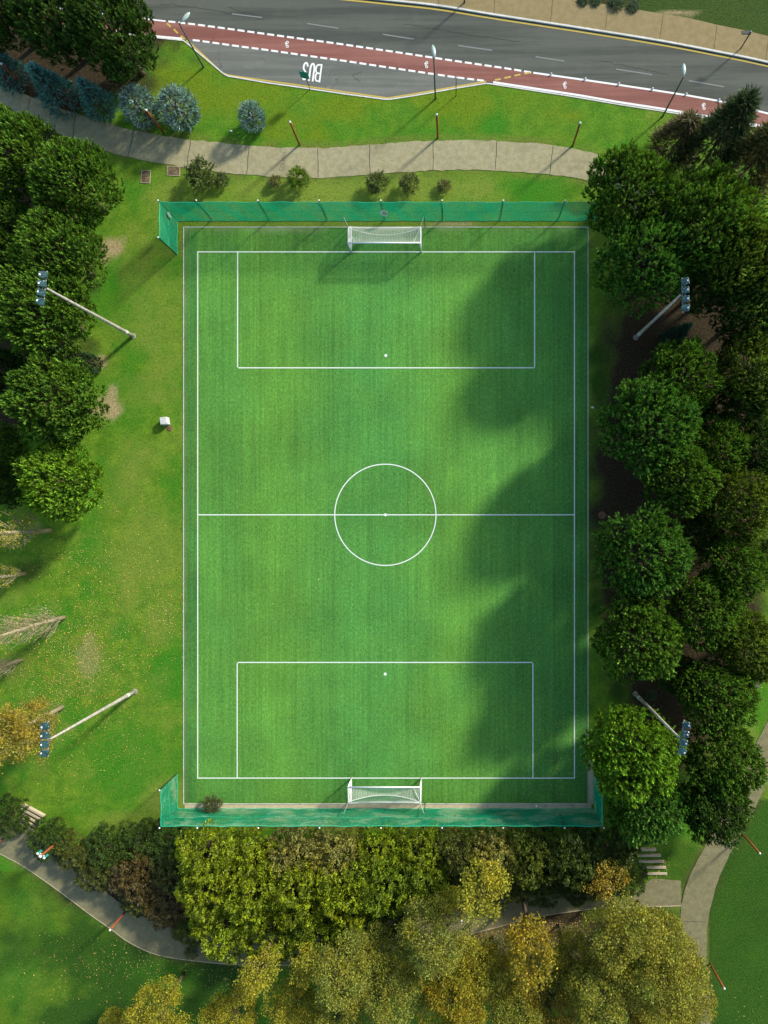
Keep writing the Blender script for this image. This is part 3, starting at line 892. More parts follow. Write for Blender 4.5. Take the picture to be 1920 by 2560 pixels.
# ------------------------------------------------------------------ ball-stop nets
def net_panel(mb, a, b, h, seed, off=0.0):
    a, b = np.array(a), np.array(b)
    L = np.linalg.norm(b - a)
    n, m = max(4, int(L / 0.25)), 8
    d = (b - a) / L
    nn = np.array([-d[1], d[0]])
    n = max(4, int(L / 0.42))
    def at(s, u):
        sag = (0.10 * abs(math.sin(math.pi * s / 5.07)) ** 0.7 if L > 6 else 0.03)
        p = a + d * s + nn * (off + 0.05 * math.sin(s * 1.3 + seed) * math.sin(math.pi * u) + 0.02 * math.sin(s * 3.1 + 5 * u + seed))
        return (p[0], p[1], 0.03 + u * (h - 0.03 - sag * u))
    ss = np.linspace(0, L, n + 1)
    rows = int(h / 0.056)
    for r in range(1, rows):
        mb.tube([at(s_, r / rows) for s_ in ss], 0.0088, 4, False)
    for s_ in np.arange(0.15, L, 0.30):
        mb.tube([at(s_, u) for u in np.linspace(0, 1, 5)], 0.004, 3, False)
    return [at(s_, 1) for s_ in ss], [at(s_, 0.5) for s_ in ss], [at(s_, 0) for s_ in ss]

def ball_net(label, corner_l, corner_r, wing_dy, post_px, post_py, mat, h=3.6, sgn=1, wings=2):
    org = G(*corner_l)
    root = empty("ball_stop_net", org, label, "safety net", "green ball-stop nets behind the goals")
    rel = lambda p: np.array(p) - np.array(org[:2])
    a, b = rel(P2(*corner_l)), rel(P2(*corner_r))
    wl_ = rel(P2(corner_l[0], corner_l[1] + wing_dy)); wr_ = rel(P2(corner_r[0], corner_r[1] + wing_dy))
    ropes = MB()
    for k, (p, q) in enumerate(((a, b), (wl_, a), (b, wr_))[:wings + 1]):
        mb = MB()
        t, m_, bo = net_panel(mb, p, q, h, 3 + k)
        mb.build("net_panel", mat, root)
        ropes.tube(t, 0.028, 5); ropes.tube(m_, 0.010, 4); ropes.tube(bo, 0.022, 5)
    ropes.build("edge_rope", M['net_edge'], root)
    outer = 0.09 * sgn
    posts = [(x, b[1]) for x in [rel(P2(px, 0))[0] for px in post_px]]
    spots = [(x, a[1] + outer) for x, _ in posts]
    spots += [(a[0] - 0.08, a[1] + outer), (b[0] + 0.08, b[1] + outer), (wl_[0] - 0.08, wl_[1])] + ([(wr_[0] + 0.08, wr_[1])] if wings == 2 else [])
    for (x, y) in spots:
        pm_ = MB(); pm_.tube([(x, y, 0), (x, y, h + 0.05)], 0.045, 8)
        po = pm_.build("post", M['post_dark'], root)
        cp = MB(); cp.lathe((x, y, h + 0.05), [(0.06, 0), (0.075, 0.03), (0.05, 0.08), (0.01, 0.1)], 8)
        cp.build("post_cap", M['white'], po)
    return root
# ground positions of the posts: the tops seen in the picture scaled back to the ground
post_top = [492, 645, 798, 952, 1105, 1258, 1412]
net_posts = [CX + (x - CX) / 1.064 for x in post_top]
north = ball_net("green ball-stop net behind the goal nearest the road", (443, 552), (1486, 552), 84, net_posts, 552, M['net_n'], 3.65, 1, 1)
south = ball_net("patchy green ball-stop net between the south goal and the shrubs", (444, 2021), (1485, 2021), -86, net_posts, 2021, M['net_s'], 3.45, -1)
def net_disc(root, px, py, z, ring, nrm='y'):
    p = G(px, py, z) - root.location
    mb = MB()
    n = 20
    vs, fs = [], []
    if ring:
        for r in (0.20, 0.36):
            for k in range(n):
                t = 2 * math.pi * k / n
                c, s = r * math.cos(t), r * math.sin(t)
                vs.append((p.x + c, p.y - 0.13, p.z + s) if nrm == 'y' else (p.x + 0.13, p.y + c, p.z + s))
        fs = [(k, (k + 1) % n, n + (k + 1) % n, n + k) for k in range(n)]
        mb.add(vs, fs).build("patch_ring", M['patch_w'], root)
        vs = [(p.x + 0.2 * math.cos(2 * math.pi * k / n), p.y - 0.125, p.z + 0.2 * math.sin(2 * math.pi * k / n)) for k in range(n)]
        MB().add(vs, [tuple(range(n))]).build("patch", M['patch'], root)
    else:
        for k in range(n):
            t = 2 * math.pi * k / n
            vs.append((p.x + 0.10, p.y + 0.16 * math.cos(t), p.z + 0.5 * math.sin(t)))
        mb.add(vs, [tuple(range(n))]).build("patch", M['patch'], root)

def add_ring(root, px_top, zc):
    # disc stitched to the panel at height zc
    y = P2(0, 552)[1] - root.location.y
    x = (px_top - CX) / S * (1 - zc / H) - root.location.x
    n = 24
    vs = []
    for r in (0.20, 0.34):
        for k in range(n):
            t = 2 * math.pi * k / n
            vs.append((x + r * math.cos(t), y - 0.10, zc + 1.9 * r * math.sin(t)))
    MB().add(vs, [(k, (k + 1) % n, n + (k + 1) % n, n + k) for k in range(n)][:21]).build("patch_ring", M['patch_w'], root)
    vs = [(x + 0.2 * math.cos(2 * math.pi * k / n), y - 0.095, zc + 0.38 * math.sin(2 * math.pi * k / n)) for k in range(n)]
    MB().add(vs, [tuple(range(n))]).build("patch", M['patch'], root)
add_ring(north, 961, 1.75)
xw, yw = north.location.x, north.location.y
pw = G(420.5, 538, 1.85)
n = 20
vs = [(0.10, pw.y - yw + 0.2 * math.cos(2 * math.pi * k / n), 1.9 + 0.45 * math.sin(2 * math.pi * k / n)) for k in range(n)]
MB().add(vs, [tuple(range(n))]).build("patch", M['patch'], north)

# ------------------------------------------------------------------ goals
def goal(label, yline, sgn):
    """sgn +1: the net runs towards +Y"""
    cx = (P2(878.8, 0)[0] + P2(1053, 0)[0]) / 2
    w = P2(1053, 0)[0] - P2(878.8, 0)[0]
    root = empty("football_goal", (cx, P2(0, yline)[1], 0.02), label, "goal", "white football goals")
    h, depth, hx = 2.0, 2.12, w / 2
    for s in (-1, 1):
        m = MB(); m.tube([(s * hx, 0, 0), (s * hx, 0, h + 0.05)], 0.06, 10)
        m.build("goal_post", M['white'], root, True)
        m = MB(); m.tube([(s * hx, 0.05 * sgn, 0.04), (s * hx, depth * sgn, 0.04)], 0.035, 6)
        m.tube([(s * hx, depth * sgn, 0.04), (s * hx, depth * 0.62 * sgn, h - 0.1), (s * hx, 0.04 * sgn, h)], 0.028, 6)
        m.tube([(s * hx, 0.04 * sgn, h), (s * (hx - 0.0), 0.55 * sgn, 1.45), (s * hx, 1.1 * sgn, 0.04)], 0.02, 5)
        m.build("side_frame", M['white'], root, True)
        # free-standing pole that ties the back corner of the net
        m = MB(); px_, py_ = s * (hx + 0.35), (depth + 0.05) * sgn
        m.tube([(px_, py_, 0), (px_, py_, 2.25)], 0.03, 6)
        m.build("stay_pole", M['post_dark'], root)
        m = MB(); m.tube([(px_, py_, 2.2), (s * hx, depth * 0.62 * sgn, h - 0.08)], 0.012, 4)
        m.tube([(s * (hx - 0.02), depth * 0.6 * sgn, h - 0.1), (s * (hx - 0.55), 0.05 * sgn, h)], 0.016, 4)
        m.build("guy_rope", M['white_net'], root)
    m = MB(); m.tube([(-hx - 0.06, 0, h), (hx + 0.06, 0, h)], 0.065, 10)
    m.build("crossbar", M['white'], root, True)
    m = MB(); m.tube([(-hx, depth * sgn, 0.04), (hx, depth * sgn, 0.04)], 0.03, 6)
    m.build("ground_bar", M['white'], root, True)
    # net: roof from crossbar to a sagging rope, back from the rope to the ground bar
    nx = 44
    def rope(t):           # t -1..1
        k = 1 - t * t
        return ((depth * 0.62 - 0.42 * k), h - 0.10 - 0.42 * k)
    def prof(t, u):        # u 0..1 roof, 1..2 back
        yb, zb = rope(t)
        if u <= 1:
            return (yb * u, h + (zb - h) * u - 0.10 * math.sin(math.pi * u) * (1 - t * t))
        v = u - 1
        return (yb + (depth - yb) * v + 0.12 * math.sin(math.pi * v), zb + (0.05 - zb) * v)
    m = MB()
    us = np.linspace(0, 2, 15)
    for i in range(nx + 1):
        t = -1 + 2 * i / nx
        m.tube([(t * hx, prof(t, u)[0] * sgn, prof(t, u)[1]) for u in us], 0.0075, 3, False)
    for u in np.linspace(0.0, 2.0, 27)[1:-1]:
        m.tube([(t * hx, prof(t, u)[0] * sgn, prof(t, u)[1]) for t in np.linspace(-1, 1, 25)], 0.0075, 3, False)
    for s in (-1, 1):
        for k in range(1, 14):
            y = depth * k / 14
            zt = h - 0.10 * y / (depth * .62) if y < depth * .62 else (h - 0.1) * (depth - y) / (depth * .38)
            m.tube([(s * hx, y * sgn, 0.04), (s * hx, y * sgn, max(zt, 0.06))], 0.0075, 3, False)
        for k in range(1, 12):
            z = h * k / 12
            yb = depth - (depth * .38) * z / (h - .1)
            m.tube([(s * hx, 0, z), (s * hx, yb * sgn, z)], 0.0075, 3, False)
    m.tube([(t * hx, rope(t)[0] * sgn, rope(t)[1]) for t in np.linspace(-1, 1, 25)], 0.026, 5)
    m.build("goal_net", M['white_net'], root)
    return root
goal("white goal with sagging net at the pitch end nearest the road", 629.8, 1)
goal("white goal with sagging net in front of the gravel strip and shrubs", 1945, -1)

# ------------------------------------------------------------------ floodlight masts
def floodlight(label, px, py, h, head_dir, slant, seed):
    root = empty("floodlight_mast", G(px, py), label, "floodlight", "four tall floodlight masts round the pitch")
    m = MB()
    m.tube([(0, 0, 0), (0, 0, 0.06)], [0.24, 0.23], 10)
    m.build("base_plate", M['mast'], root)
    m = MB()
    m.tube([(0, 0, 0.05), (0, 0, 1.4), (0, 0, h * 0.5), (0, 0, h)], [0.165, 0.16, 0.12, 0.07], 14)
    m.build("pole", M['mast'], root, True)
    m = MB(); m.tube([(0, 0, 1.0), (0, 0, 1.55)], 0.17, 14)
    m.build("access_hatch", M['edge'], root, True)
    ca, sa = math.cos(slant), math.sin(slant)
    ax = Vector((-sa, ca, 0))                        # along the row of lamps
    off = Vector((head_dir * 0.32, 0, 0))
    m = MB()
    m.tube([ax * -1.25 + off * 0.55 + Vector((0, 0, h - 0.05)), ax * 1.25 + off * 0.55 + Vector((0, 0, h - 0.05))], 0.045, 6)
    m.tube([Vector((0, 0, h - 0.1)), off * 0.55 + Vector((0, 0, h - 0.05))], 0.05, 6)
    m.build("cross_arm", M['mast'], root)
    rng = np.random.default_rng(seed)
    for k in range(4):
        c = ax * (0.93 - 0.62 * k) + off + Vector((0, 0, h + 0.12))
        yaw = slant + (k - 1.5) * -0.16 + rng.uniform(-.08, .08)
        rot = Matrix.Rotation(yaw, 3, 'Z') @ Matrix.Rotation(-head_dir * 0.42, 3, 'Y')
        m = MB(); m.bevel_box(c, (0.56, 0.48, 0.20), 0.05, rot)
        fl = m.build("floodlight", M['lamp_box'], root)
        m = MB(); m.box(c + rot @ Vector((0, 0, -0.104)), (0.46, 0.40, 0.015), rot); m.build("lamp_glass", M['glass'], fl)
        m = MB(); m.box(c + rot @ Vector((head_dir * 0.19, 0.0, 0.105)), (0.09, 0.11, 0.012), rot); m.build("label_plate", M['white'], fl)
        m = MB()
        m.tube([c + rot @ Vector((0.0, -0.26, 0)), c + rot @ Vector((-head_dir * 0.06, -0.26, -0.19)), c + rot @ Vector((-head_dir * 0.06, 0.26, -0.19)), c + rot @ Vector((0, 0.26, 0))], 0.018, 5)
        m.build("bracket", M['mast'], fl)
    return root
floodlight("pale floodlight mast on the left lawn at the road end", 332.8, 840, 12.7, -1, -0.10, 1)
floodlight("pale floodlight mast on the leaf-strewn left lawn at the shrub end", 337, 1728.5, 12.6, -1, -0.02, 2)
floodlight("grey floodlight mast in shade under the right pines at the road end", 1589.6, 843.7, 11.7, 1, 0.02, 3)
floodlight("grey floodlight mast between the right pines at the steps end", 1588.5, 1735, 11.6, 1, -0.16, 4)

# ------------------------------------------------------------------ street lamps, posts, signs
def street_lamp(label, px, py, h, arm, head_rot, hl=0.95):
    root = empty("street_lamp", G(px, py), label, "street lamp", "street lamps along the road")
    m = MB(); m.tube([(0, 0, 0), (0, 0, 0.5), (0, 0, h)], [0.085, 0.07, 0.05], 10); m.build("pole", M['lamp_pole'], root, True)
    a = Vector((arm[0], arm[1], 0))
    m = MB(); m.tube([(0, 0, h - 0.25), (a.x * .4, a.y * .4, h + 0.05), (a.x, a.y, h + 0.1)], 0.028, 6); m.build("arm", M['lamp_head'], root, True)
    rot = Matrix.Rotation(head_rot, 3, 'Z')
    prof = [(0, .03, .02), (.12, .11, .07), (.35, .17, .10), (.6, .18, .10), (.85, .12, .07), (1.0, .02, .02)]
    vs, fs = [], []
    n = 10
    for (t, wy, wz) in prof:
        for k in range(n):
            an = 2 * math.pi * k / n
            p = rot @ Vector((t * hl, wy * math.cos(an), wz * math.sin(an)))
            vs.append((a.x + p.x, a.y + p.y, h + 0.12 + p.z))
    for i in range(len(prof) - 1):
        for k in range(n):
            j = (k + 1) % n
            fs.append((i * n + k, i * n + j, i * n + n + j, i * n + n + k))
    MB().add(vs, fs).build("lamp_head", M['lamp_head'], root, True)
    return root
street_lamp("street lamp on the verge where the bus bay begins at the left", 508.8, 168, 5.4, (0.30, 0.06), math.radians(50), 0.95)
street_lamp("street lamp on the verge at the right end of the bus bay", 1088.6, 247.5, 5.4, (0.06, 0.0), math.radians(98), 1.0)
street_lamp("street lamp standing behind the brownish conifer", 1656, 292, 5.5, (-0.02, 0.05), math.radians(90), 0.95)
street_lamp("street lamp on the sandy pavement, only its foot in view", 1161, 9, 2.9, (0.0, 0.1), math.radians(120), 0.8)

def red_post(label, px, py, h, lean=(0, 0)):
    root = empty("path_light_post", G(px, py), label, "post", "rust red posts along the paths")
    m = MB(); m.tube([(0, 0, 0), (lean[0], lean[1], h)], 0.085, 10); m.build("post", M['rust'], root, True)
    m = MB(); m.lathe((lean[0], lean[1], h), [(0.09, 0), (0.095, 0.05), (0.07, 0.10), (0.02, 0.13)], 10); m.build("cap", M['drop'], root, True)
    return root
red_post("rust red post among the dark blue conifers", 64, 220, 3.2)
red_post("rust red post in front of the leftmost round blue shrub tree", 409.4, 332.8, 3.4)
red_post("rust red post on the verge right of the smallest blue tree", 749, 362.5, 3.5)
red_post("rust red post on the verge below the bay-end street lamp", 1094.4, 345, 3.5)
red_post("rust red post on the verge nearest the right-hand conifers", 1431.6, 364.6, 3.5)
red_post("orange red post at the left frame edge by the lower steps", 21.7, 2087, 3.0)
red_post("orange red post leaning over the path below the brown shrubs", 317, 2274, 2.9)
red_post("orange red post at the foot of the bright shrubs by the yellow tree", 803, 2357, 1.7)
red_post("orange red post behind the small orange tree", 1503, 2219, 1.3)
red_post("rust red post on the lawn beside the fork of the east path", 1856.7, 2086, 3.3)
red_post("rust red post at the lower right by the olive tree's tip", 1775, 2409, 3.1)
red_post("rust brown post half hidden among the autumn trees by the path", 1153.5, 2284, 1.0)

# bus stop flag
root = empty("bus_stop_sign", G(775, 224), "green flag sign on a thin pole beside the BUS lettering", "sign")
m = MB(); m.tube([(0, 0, 0), (0, 0, 2.5)], 0.032, 8); m.build("pole", M['lamp_pole'], root, True)
m = MB(); m.box((-0.06, -0.02, 2.02), (0.74, 0.04, 0.86), Matrix.Rotation(-0.16, 3, 'Z')); m.build("flag_panel", M['sign_green'], root)
m = MB(); m.tube([(-0.01, -0.055, 1.6), (-0.01, -0.055, 2.47)], 0.018, 6); m.build("panel_bracket", M['lamp_pole'], root)
root = empty("marker_post", G(1140, 240), "thin grey marker post with a white tip beside the bus bay", "post")
m = MB(); m.tube([(0, 0, 0), (0, 0, 2.5)], 0.035, 8); m.build("pole", M['lamp_pole'], root, True)
m = MB(); m.lathe((0, 0, 2.5), [(0.05, 0), (0.06, .05), (0.03, .1)], 8); m.build("cap", M['white'], root)
root = empty("road_sign", G(1850, 124), "dark sign panel on a brown post on the sandy pavement", "sign")
m = MB(); m.tube([(0, 0, 0.1), (0, 0, 2.25)], 0.055, 8); m.build("pole", M['dark_panel'], root, True)
m = MB(); m.box((-0.36, 0.0, 2.12), (0.78, 0.28, 0.10)); m.build("panel", M['dark_panel'], root)
m = MB(); m.lathe((0.0, 0, 2.25), [(0.05, 0), (0.055, .04), (0.02, .09)], 8); m.build("cap", M['white'], root)

# white studs on the cycle-lane line
ordinals = ("first", "second", "third", "fourth", "fifth", "sixth", "seventh")
stud0 = None
for i, x in enumerate((1378, 1463, 1547, 1631, 1715, 1797, 1880)):
    xx = P2(x, 0)[0]
    loc = (xx, ct(xx) + 0.07, ZM)
    lab = "white lane stud, %s from the end of the dashes" % ordinals[i]
    if stud0 is None:
        m = MB(); m.lathe((0, 0, 0), [(0.085, 0.0), (0.085, 0.05), (0.06, 0.16), (0.02, 0.19)], 10)
        stud0 = o = m.build("lane_stud", M['white'], None, True)
    else:
        o = stud0.copy(); link(o)
    o.location = loc
    tag(o, lab, "lane stud", "white studs along the cycle lane line")

# wayfinding post by the left shrubs
root = empty("guide_post", G(152, 2098), "dark red guide post with white top and two teal boxes beside the shrubs", "sign", None, math.atan2(-11, 17))
m = MB(); m.tube([(0, 0, 0), (0, 0, 2.9)], 0.10, 10); m.build("post", M['rust'], root, True)
m = MB(); m.bevel_box((0, 0, 2.98), (0.26, 0.20, 0.14), 0.04); m.build("cap", M['white'], root)
for s in (-1, 1):
    m = MB(); m.bevel_box((s * 0.32, 0, 2.62), (0.20, 0.14, 0.50), 0.02); bx = m.build("panel_box", M['teal'], root)
    m = MB(); m.bevel_box((s * 0.32, 0, 2.905), (0.215, 0.155, 0.07), 0.02); m.build("box_lid", M['white'], bx)
    m = MB(); m.box((s * 0.16, 0, 2.7), (0.14, 0.04, 0.05)); m.build("bracket", M['white'], root)

# stone block, lids, hatches, bench, litter
m = MB(); m.bevel_box((0, 0, 0.32), (0.62, 0.64, 0.64), 0.04)
blk = m.build("stone_block", M['stone']); blk.location = G(416, 1054); blk.rotation_euler = (0, 0, 0.12)
tag(blk, "whitish stone cube on the left lawn", "stone block")
for (px, py, r, lab) in ((424, 1071, 0.24, "small rusty round lid beside the white stone cube"), (1505, 1288, 0.34, "dark red round lid under the right pines near the pitch")):
    m = MB(); m.lathe((0, 0, 0), [(r, 0), (r, 0.03), (r * 0.9, 0.04)], 20)
    for k in range(-2, 3):
        m.box((0, k * r * 0.3, 0.043), (r * 1.2, r * 0.08, 0.008))
    o = m.build("manhole_cover", M['lid']); o.location = G(px, py); tag(o, lab, "manhole cover", "round lids in the grass")
for (px, py, w, d_, lab) in ((364.6, 442, 0.75, 1.05, "upright brown earth-filled hatch in the grass near the left pines"), (434, 428, 1.05, 0.75, "brown earth-filled hatch touching the edge of the pale path")):
    root = empty("ground_hatch", G(px, py), lab, "hatch", "brown hatches in the grass", -0.06)
    m = MB(); m.box((0, 0, 0.02), (w, d_, 0.03)); m.build("infill", M['hatch'], root)
    m = MB()
    for s in (-1, 1):
        m.box((s * (w / 2 + 0.02), 0, 0.025), (0.04, d_ + 0.08, 0.05)); m.box((0, s * (d_ / 2 + 0.02), 0.025), (w, 0.04, 0.05))
    m.build("rim", M['sleeper'], root)
root = empty("park_bench", G(1893, 1694), "grey plank bench half hidden under pine branches at the right frame edge", "bench", None, math.atan2(43, 23))
m = MB()
for k in range(5):
    m.box((0, -0.26 + 0.13 * k, 0.44), (1.9, 0.105, 0.04))
m.build("seat", M['grey_wood'], root)
for s in (-1, 1):
    m = MB(); m.box((s * 0.7, 0, 0.21), (0.08, 0.5, 0.42)); m.build("leg", M['grey_wood'], root)
rng = np.random.default_rng(5)
for (px, py, lab) in ((578, 328, "white paper scrap on the verge between the blue trees"), (1481, 1018.6, "white paper scrap on bare earth by the right touchline"), (1341, 2015, "white scrap on the gravel near the right corner")):
    r_ = 0.10
    m = MB()
    vs = [(r_ * rng.uniform(.7, 1.3) * math.cos(t), r_ * rng.uniform(.7, 1.3) * math.sin(t), rng.uniform(.01, .08)) for t in np.linspace(0, 2 * math.pi, 8, endpoint=False)] + [(0, 0, .09)]
    m.add(vs, [(k, (k + 1) % 8, 8) for k in range(8)])
    o = m.build("paper_scrap", M['litter']); o.location = G(px, py, 0.01); tag(o, lab, "litter", "white paper scraps")

def steps(label, bars):
    c = np.mean([[(a[0] + b[0]) / 2, (a[1] + b[1]) / 2] for a, b in bars], axis=0)
    root = empty("timber_steps", G(*c), label, "steps", "timber steps down to the south path")
    for i, (a, b) in enumerate(bars):
        pa_, pb_ = G(*a) - root.location, G(*b) - root.location
        L = (pb_ - pa_).length
        an = math.atan2(pb_.y - pa_.y, pb_.x - pa_.x)
        hgt = 0.32 - 0.05 * i
        m = MB(); m.bevel_box((pa_ + pb_) / 2 + Vector((0, 0, hgt / 2)), (L, 0.20, hgt), 0.02, Matrix.Rotation(an, 3, 'Z'))
        m.build("tread", M['sleeper'], root)
    return root
steps("pale timber steps beside the dark hedge at the right", [((1588, 2121), (1638, 2121)), ((1592, 2136), (1650, 2136)), ((1596, 2151.5), (1659, 2151.5)), ((1600, 2167), (1664, 2167)), ((1602, 2183), (1667, 2183))])
steps("grey timber steps between two round shrubs at the lower left", [((60, 2009), (114, 2038)), ((57, 2019), (109, 2048)), ((55, 2031), (102, 2058)), ((50, 2042), (96, 2068)), ((46, 2053), (90, 2078))])

# ------------------------------------------------------------------ vegetation meshes
def unit(v):
    return v / (np.linalg.norm(v, axis=-1, keepdims=True) + 1e-9)

def sphere_dirs(rng, n, zmin=-1.0):
    z = rng.uniform(zmin, 1, n)
    t = rng.uniform(0, 2 * np.pi, n)
    r = np.sqrt(1 - z * z)
    return np.c_[r * np.cos(t), r * np.sin(t), z]

def perp(rng, a):
    b = rng.normal(size=a.shape)
    b -= a * np.sum(a * b, -1, keepdims=True)
    return unit(b)

def needles(rng, pos, axis, n, length, spread, nl, nw):
    """bottle-brush shoots: n needles round every shoot"""
    m = len(pos)
    P = np.repeat(pos, n, 0); Aa = np.repeat(axis, n, 0); L = np.repeat(length, n)
    t = rng.uniform(0.05, 1.0, m * n)
    b = perp(rng, Aa)
    ang = spread * (1.15 - 0.75 * t) * rng.uniform(0.6, 1.2, m * n)
    d = unit(Aa * np.cos(ang)[:, None] + b * np.sin(ang)[:, None])
    p = P + Aa * (L * t)[:, None]
    w = np.cross(d, perp(rng, d)); w = unit(w) * (nw / 2)
    ln = (nl * rng.uniform(0.7, 1.2, m * n))[:, None]
    # tuft highlights painted in: needles brighten towards lit tips; shoots vary at random
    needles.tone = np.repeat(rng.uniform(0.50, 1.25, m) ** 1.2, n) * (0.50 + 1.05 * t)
    return np.stack([p - w, p + w, p + d * ln], 1).reshape(-1, 3)

def leaves(rng, pos, axis, L, W, jit=0.6):
    n = len(pos)
    a = unit(axis + rng.normal(size=(n, 3)) * jit)
    b = perp(rng, a)
    # leaves tend to face the sky
    up = np.array([0, 0, 1.0])
    b2 = unit(np.cross(a, np.broadcast_to(up, a.shape)) + rng.normal(size=a.shape) * 0.5)
    b = unit(b2 - a * np.sum(a * b2, -1, keepdims=True))
    l = (L * rng.uniform(0.7, 1.25, n))[:, None]; w = (W * rng.uniform(0.7, 1.25, n))[:, None]
    return np.stack([pos - a * l * .5, pos + b * w * .5, pos + a * l * .5, pos - b * w * .5], 1).reshape(-1, 3)

def lobes_dome(rng, n, rx, rz, k, r0, r1, zmin=-0.25):
    out = []
    for i in range(n):
        z = 1 - (1 - zmin) * (i + 0.5) / n
        t = i * 2.39996 + rng.uniform(-.35, .35)
        r = math.sqrt(max(0, 1 - z * z))
        kk = k * rng.uniform(0.86, 1.08)
        out.append((np.array([r * math.cos(t) * rx * kk, r * math.sin(t) * rx * kk, z * rz * kk]), rng.uniform(r0, r1)))
    return out

def lobe_points(rng, lobes, per, zmin=-0.35, shell=(0.85, 1.05)):
    P, N = [], []
    for (c, r) in lobes:
        d = sphere_dirs(rng, per, zmin)
        p = c + d * r * rng.uniform(*shell, (per, 1))
        keep = np.ones(per, bool)
        for (c2, r2) in lobes:
            if c2 is not c:
                keep &= np.linalg.norm(p - c2, axis=1) > r2 * 0.80
        P.append(p[keep]); N.append(d[keep])
    return np.concatenate(P), np.concatenate(N)

def trunk_mesh(name, mat, h, r, targets, rng, fork=0.55, lean=(0, 0), limb_r=0.35):
    m = MB()
    top = Vector((lean[0], lean[1], h))
    pts = [Vector((0, 0, -0.05)), Vector((lean[0] * .1, lean[1] * .1, h * .15)), Vector((lean[0] * .4 + rng.uniform(-.1, .1), lean[1] * .4 + rng.uniform(-.1, .1), h * .5)), top]
    m.tube(pts, [r * 1.35, r, r * .8, r * .45], 9)
    for tg in targets:
        tg = Vector(tg)
        a = rng.uniform(fork, 0.95)
        s = Vector((0, 0, 0)).lerp(top, a)
        mid = s.lerp(tg, 0.5) + Vector((rng.uniform(-.2, .2), rng.uniform(-.2, .2), -0.15))
        m.tube([s, mid, tg], [r * limb_r, r * limb_r * .65, r * limb_r * .22], 6)
    me = bpy.data.meshes.new(name)
    me.from_pydata(m.v, [], m.f)
    me.polygons.foreach_set('use_smooth', [True] * len(me.polygons))
    me.materials.append(mat); me.update()
    return me

KINDS_V = {}
def kind(name, variants):
    KINDS_V[name] = variants

# stone pines: wide dome of finger-like shoots.  nominal crown radius 3.5, centre height 5.3
def pine_variant(seed):
    rng = np.random.default_rng(seed)
    lobes = lobes_dome(rng, 48, 3.5, 3.3, 0.78, 0.62, 1.05, -0.72)
    P, N = lobe_points(rng, lobes, 78, -0.45, (0.78, 1.10))
    P2_, N2_ = lobe_points(rng, [(c * 0.72, r * 0.9) for c, r in lobes[:26]], 26, -0.3)
    P, N = np.concatenate([P, P2_]), np.concatenate([N, N2_])
    out = unit(P * np.array([1, 1, 1.2]))
    ax = unit(N * 0.35 + out * 0.15 + np.array([0, 0, 0.85]) + rng.normal(size=P.shape) * 0.20)
    L = rng.uniform(0.35, 0.70, len(P))
    V = needles(rng, P - ax * 0.2, ax, 24, L, 0.95, 0.20, 0.080)
    V[:, 2] += 4.6
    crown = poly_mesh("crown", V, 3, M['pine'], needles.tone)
    tr = trunk_mesh("trunk", M['bark'], 5.4, 0.24, [c * 0.9 + np.array([0, 0, 4.5]) for c, _ in lobes[:24]], rng, 0.5)
    return [("trunk", tr), ("crown", crown)]
kind('pine', [pine_variant(s) for s in (11, 12, 13, 14, 15)])

# dense shrub: nominal radius 2.2, height 2.6
def shrub_variant(seed, tuft=False):
    rng = np.random.default_rng(seed)
    lobes = lobes_dome(rng, 20, 2.2, 1.6, 0.74, 0.42, 0.75, -0.2)
    P, N = lobe_points(rng, lobes, 42, -0.3)
    k = 17
    Pc = np.repeat(P, k, 0) + rng.normal(size=(len(P) * k, 3)) * np.array([0.07, 0.07, 0.10])
    Ax = np.repeat(unit(N + np.array([0, -0.1, -0.25]) + rng.normal(size=N.shape) * .3), k, 0)
    sz = np.repeat(rng.uniform(0.6, 1.3, len(P)), k)
    V = leaves(rng, Pc, Ax, 0.165 * sz, 0.068 * sz, 0.40)
    V[:, 2] += 1.15
    crown = poly_mesh("crown", V, 4, M['leafy'], np.repeat(rng.uniform(0.45, 1.4, len(P)), k))
    m = trunk_mesh("stem", M['bark'], 1.2, 0.09, [c * 0.9 + np.array([0, 0, 1.1]) for c, _ in lobes[:14]], rng, 0.15)
    return [("stem", m), ("crown", crown)]
kind('shrub', [shrub_variant(s) for s in (21, 22, 23, 24)])

# small loose bush with long thin shoots
def bush_variant(seed):
    rng = np.random.default_rng(seed)
    lobes = lobes_dome(rng, 11, 0.85, 0.62, 0.68, 0.28, 0.46, -0.1)
    P, N = lobe_points(rng, lobes, 70, -0.2, (0.4, 1.2))
    k = 9
    Pc = np.repeat(P, k, 0) + np.repeat(N, k, 0) * rng.uniform(-.1, .22, (len(P) * k, 1)) + rng.normal(size=(len(P) * k, 3)) * 0.03
    V = leaves(rng, Pc, np.repeat(N, k, 0), 0.13, 0.05, 0.5)
    V[:, 2] += 0.55
    crown = poly_mesh("crown", V, 4, M['leafy'], np.repeat(rng.uniform(0.45, 1.4, len(P)), k))
    m = trunk_mesh("stem", M['bark'], 0.6, 0.04, [c + np.array([0, 0, .55]) for c, _ in lobes], rng, 0.1)
    return [("stem", m), ("crown", crown)]
kind('bush', [bush_variant(s) for s in (31, 32)])

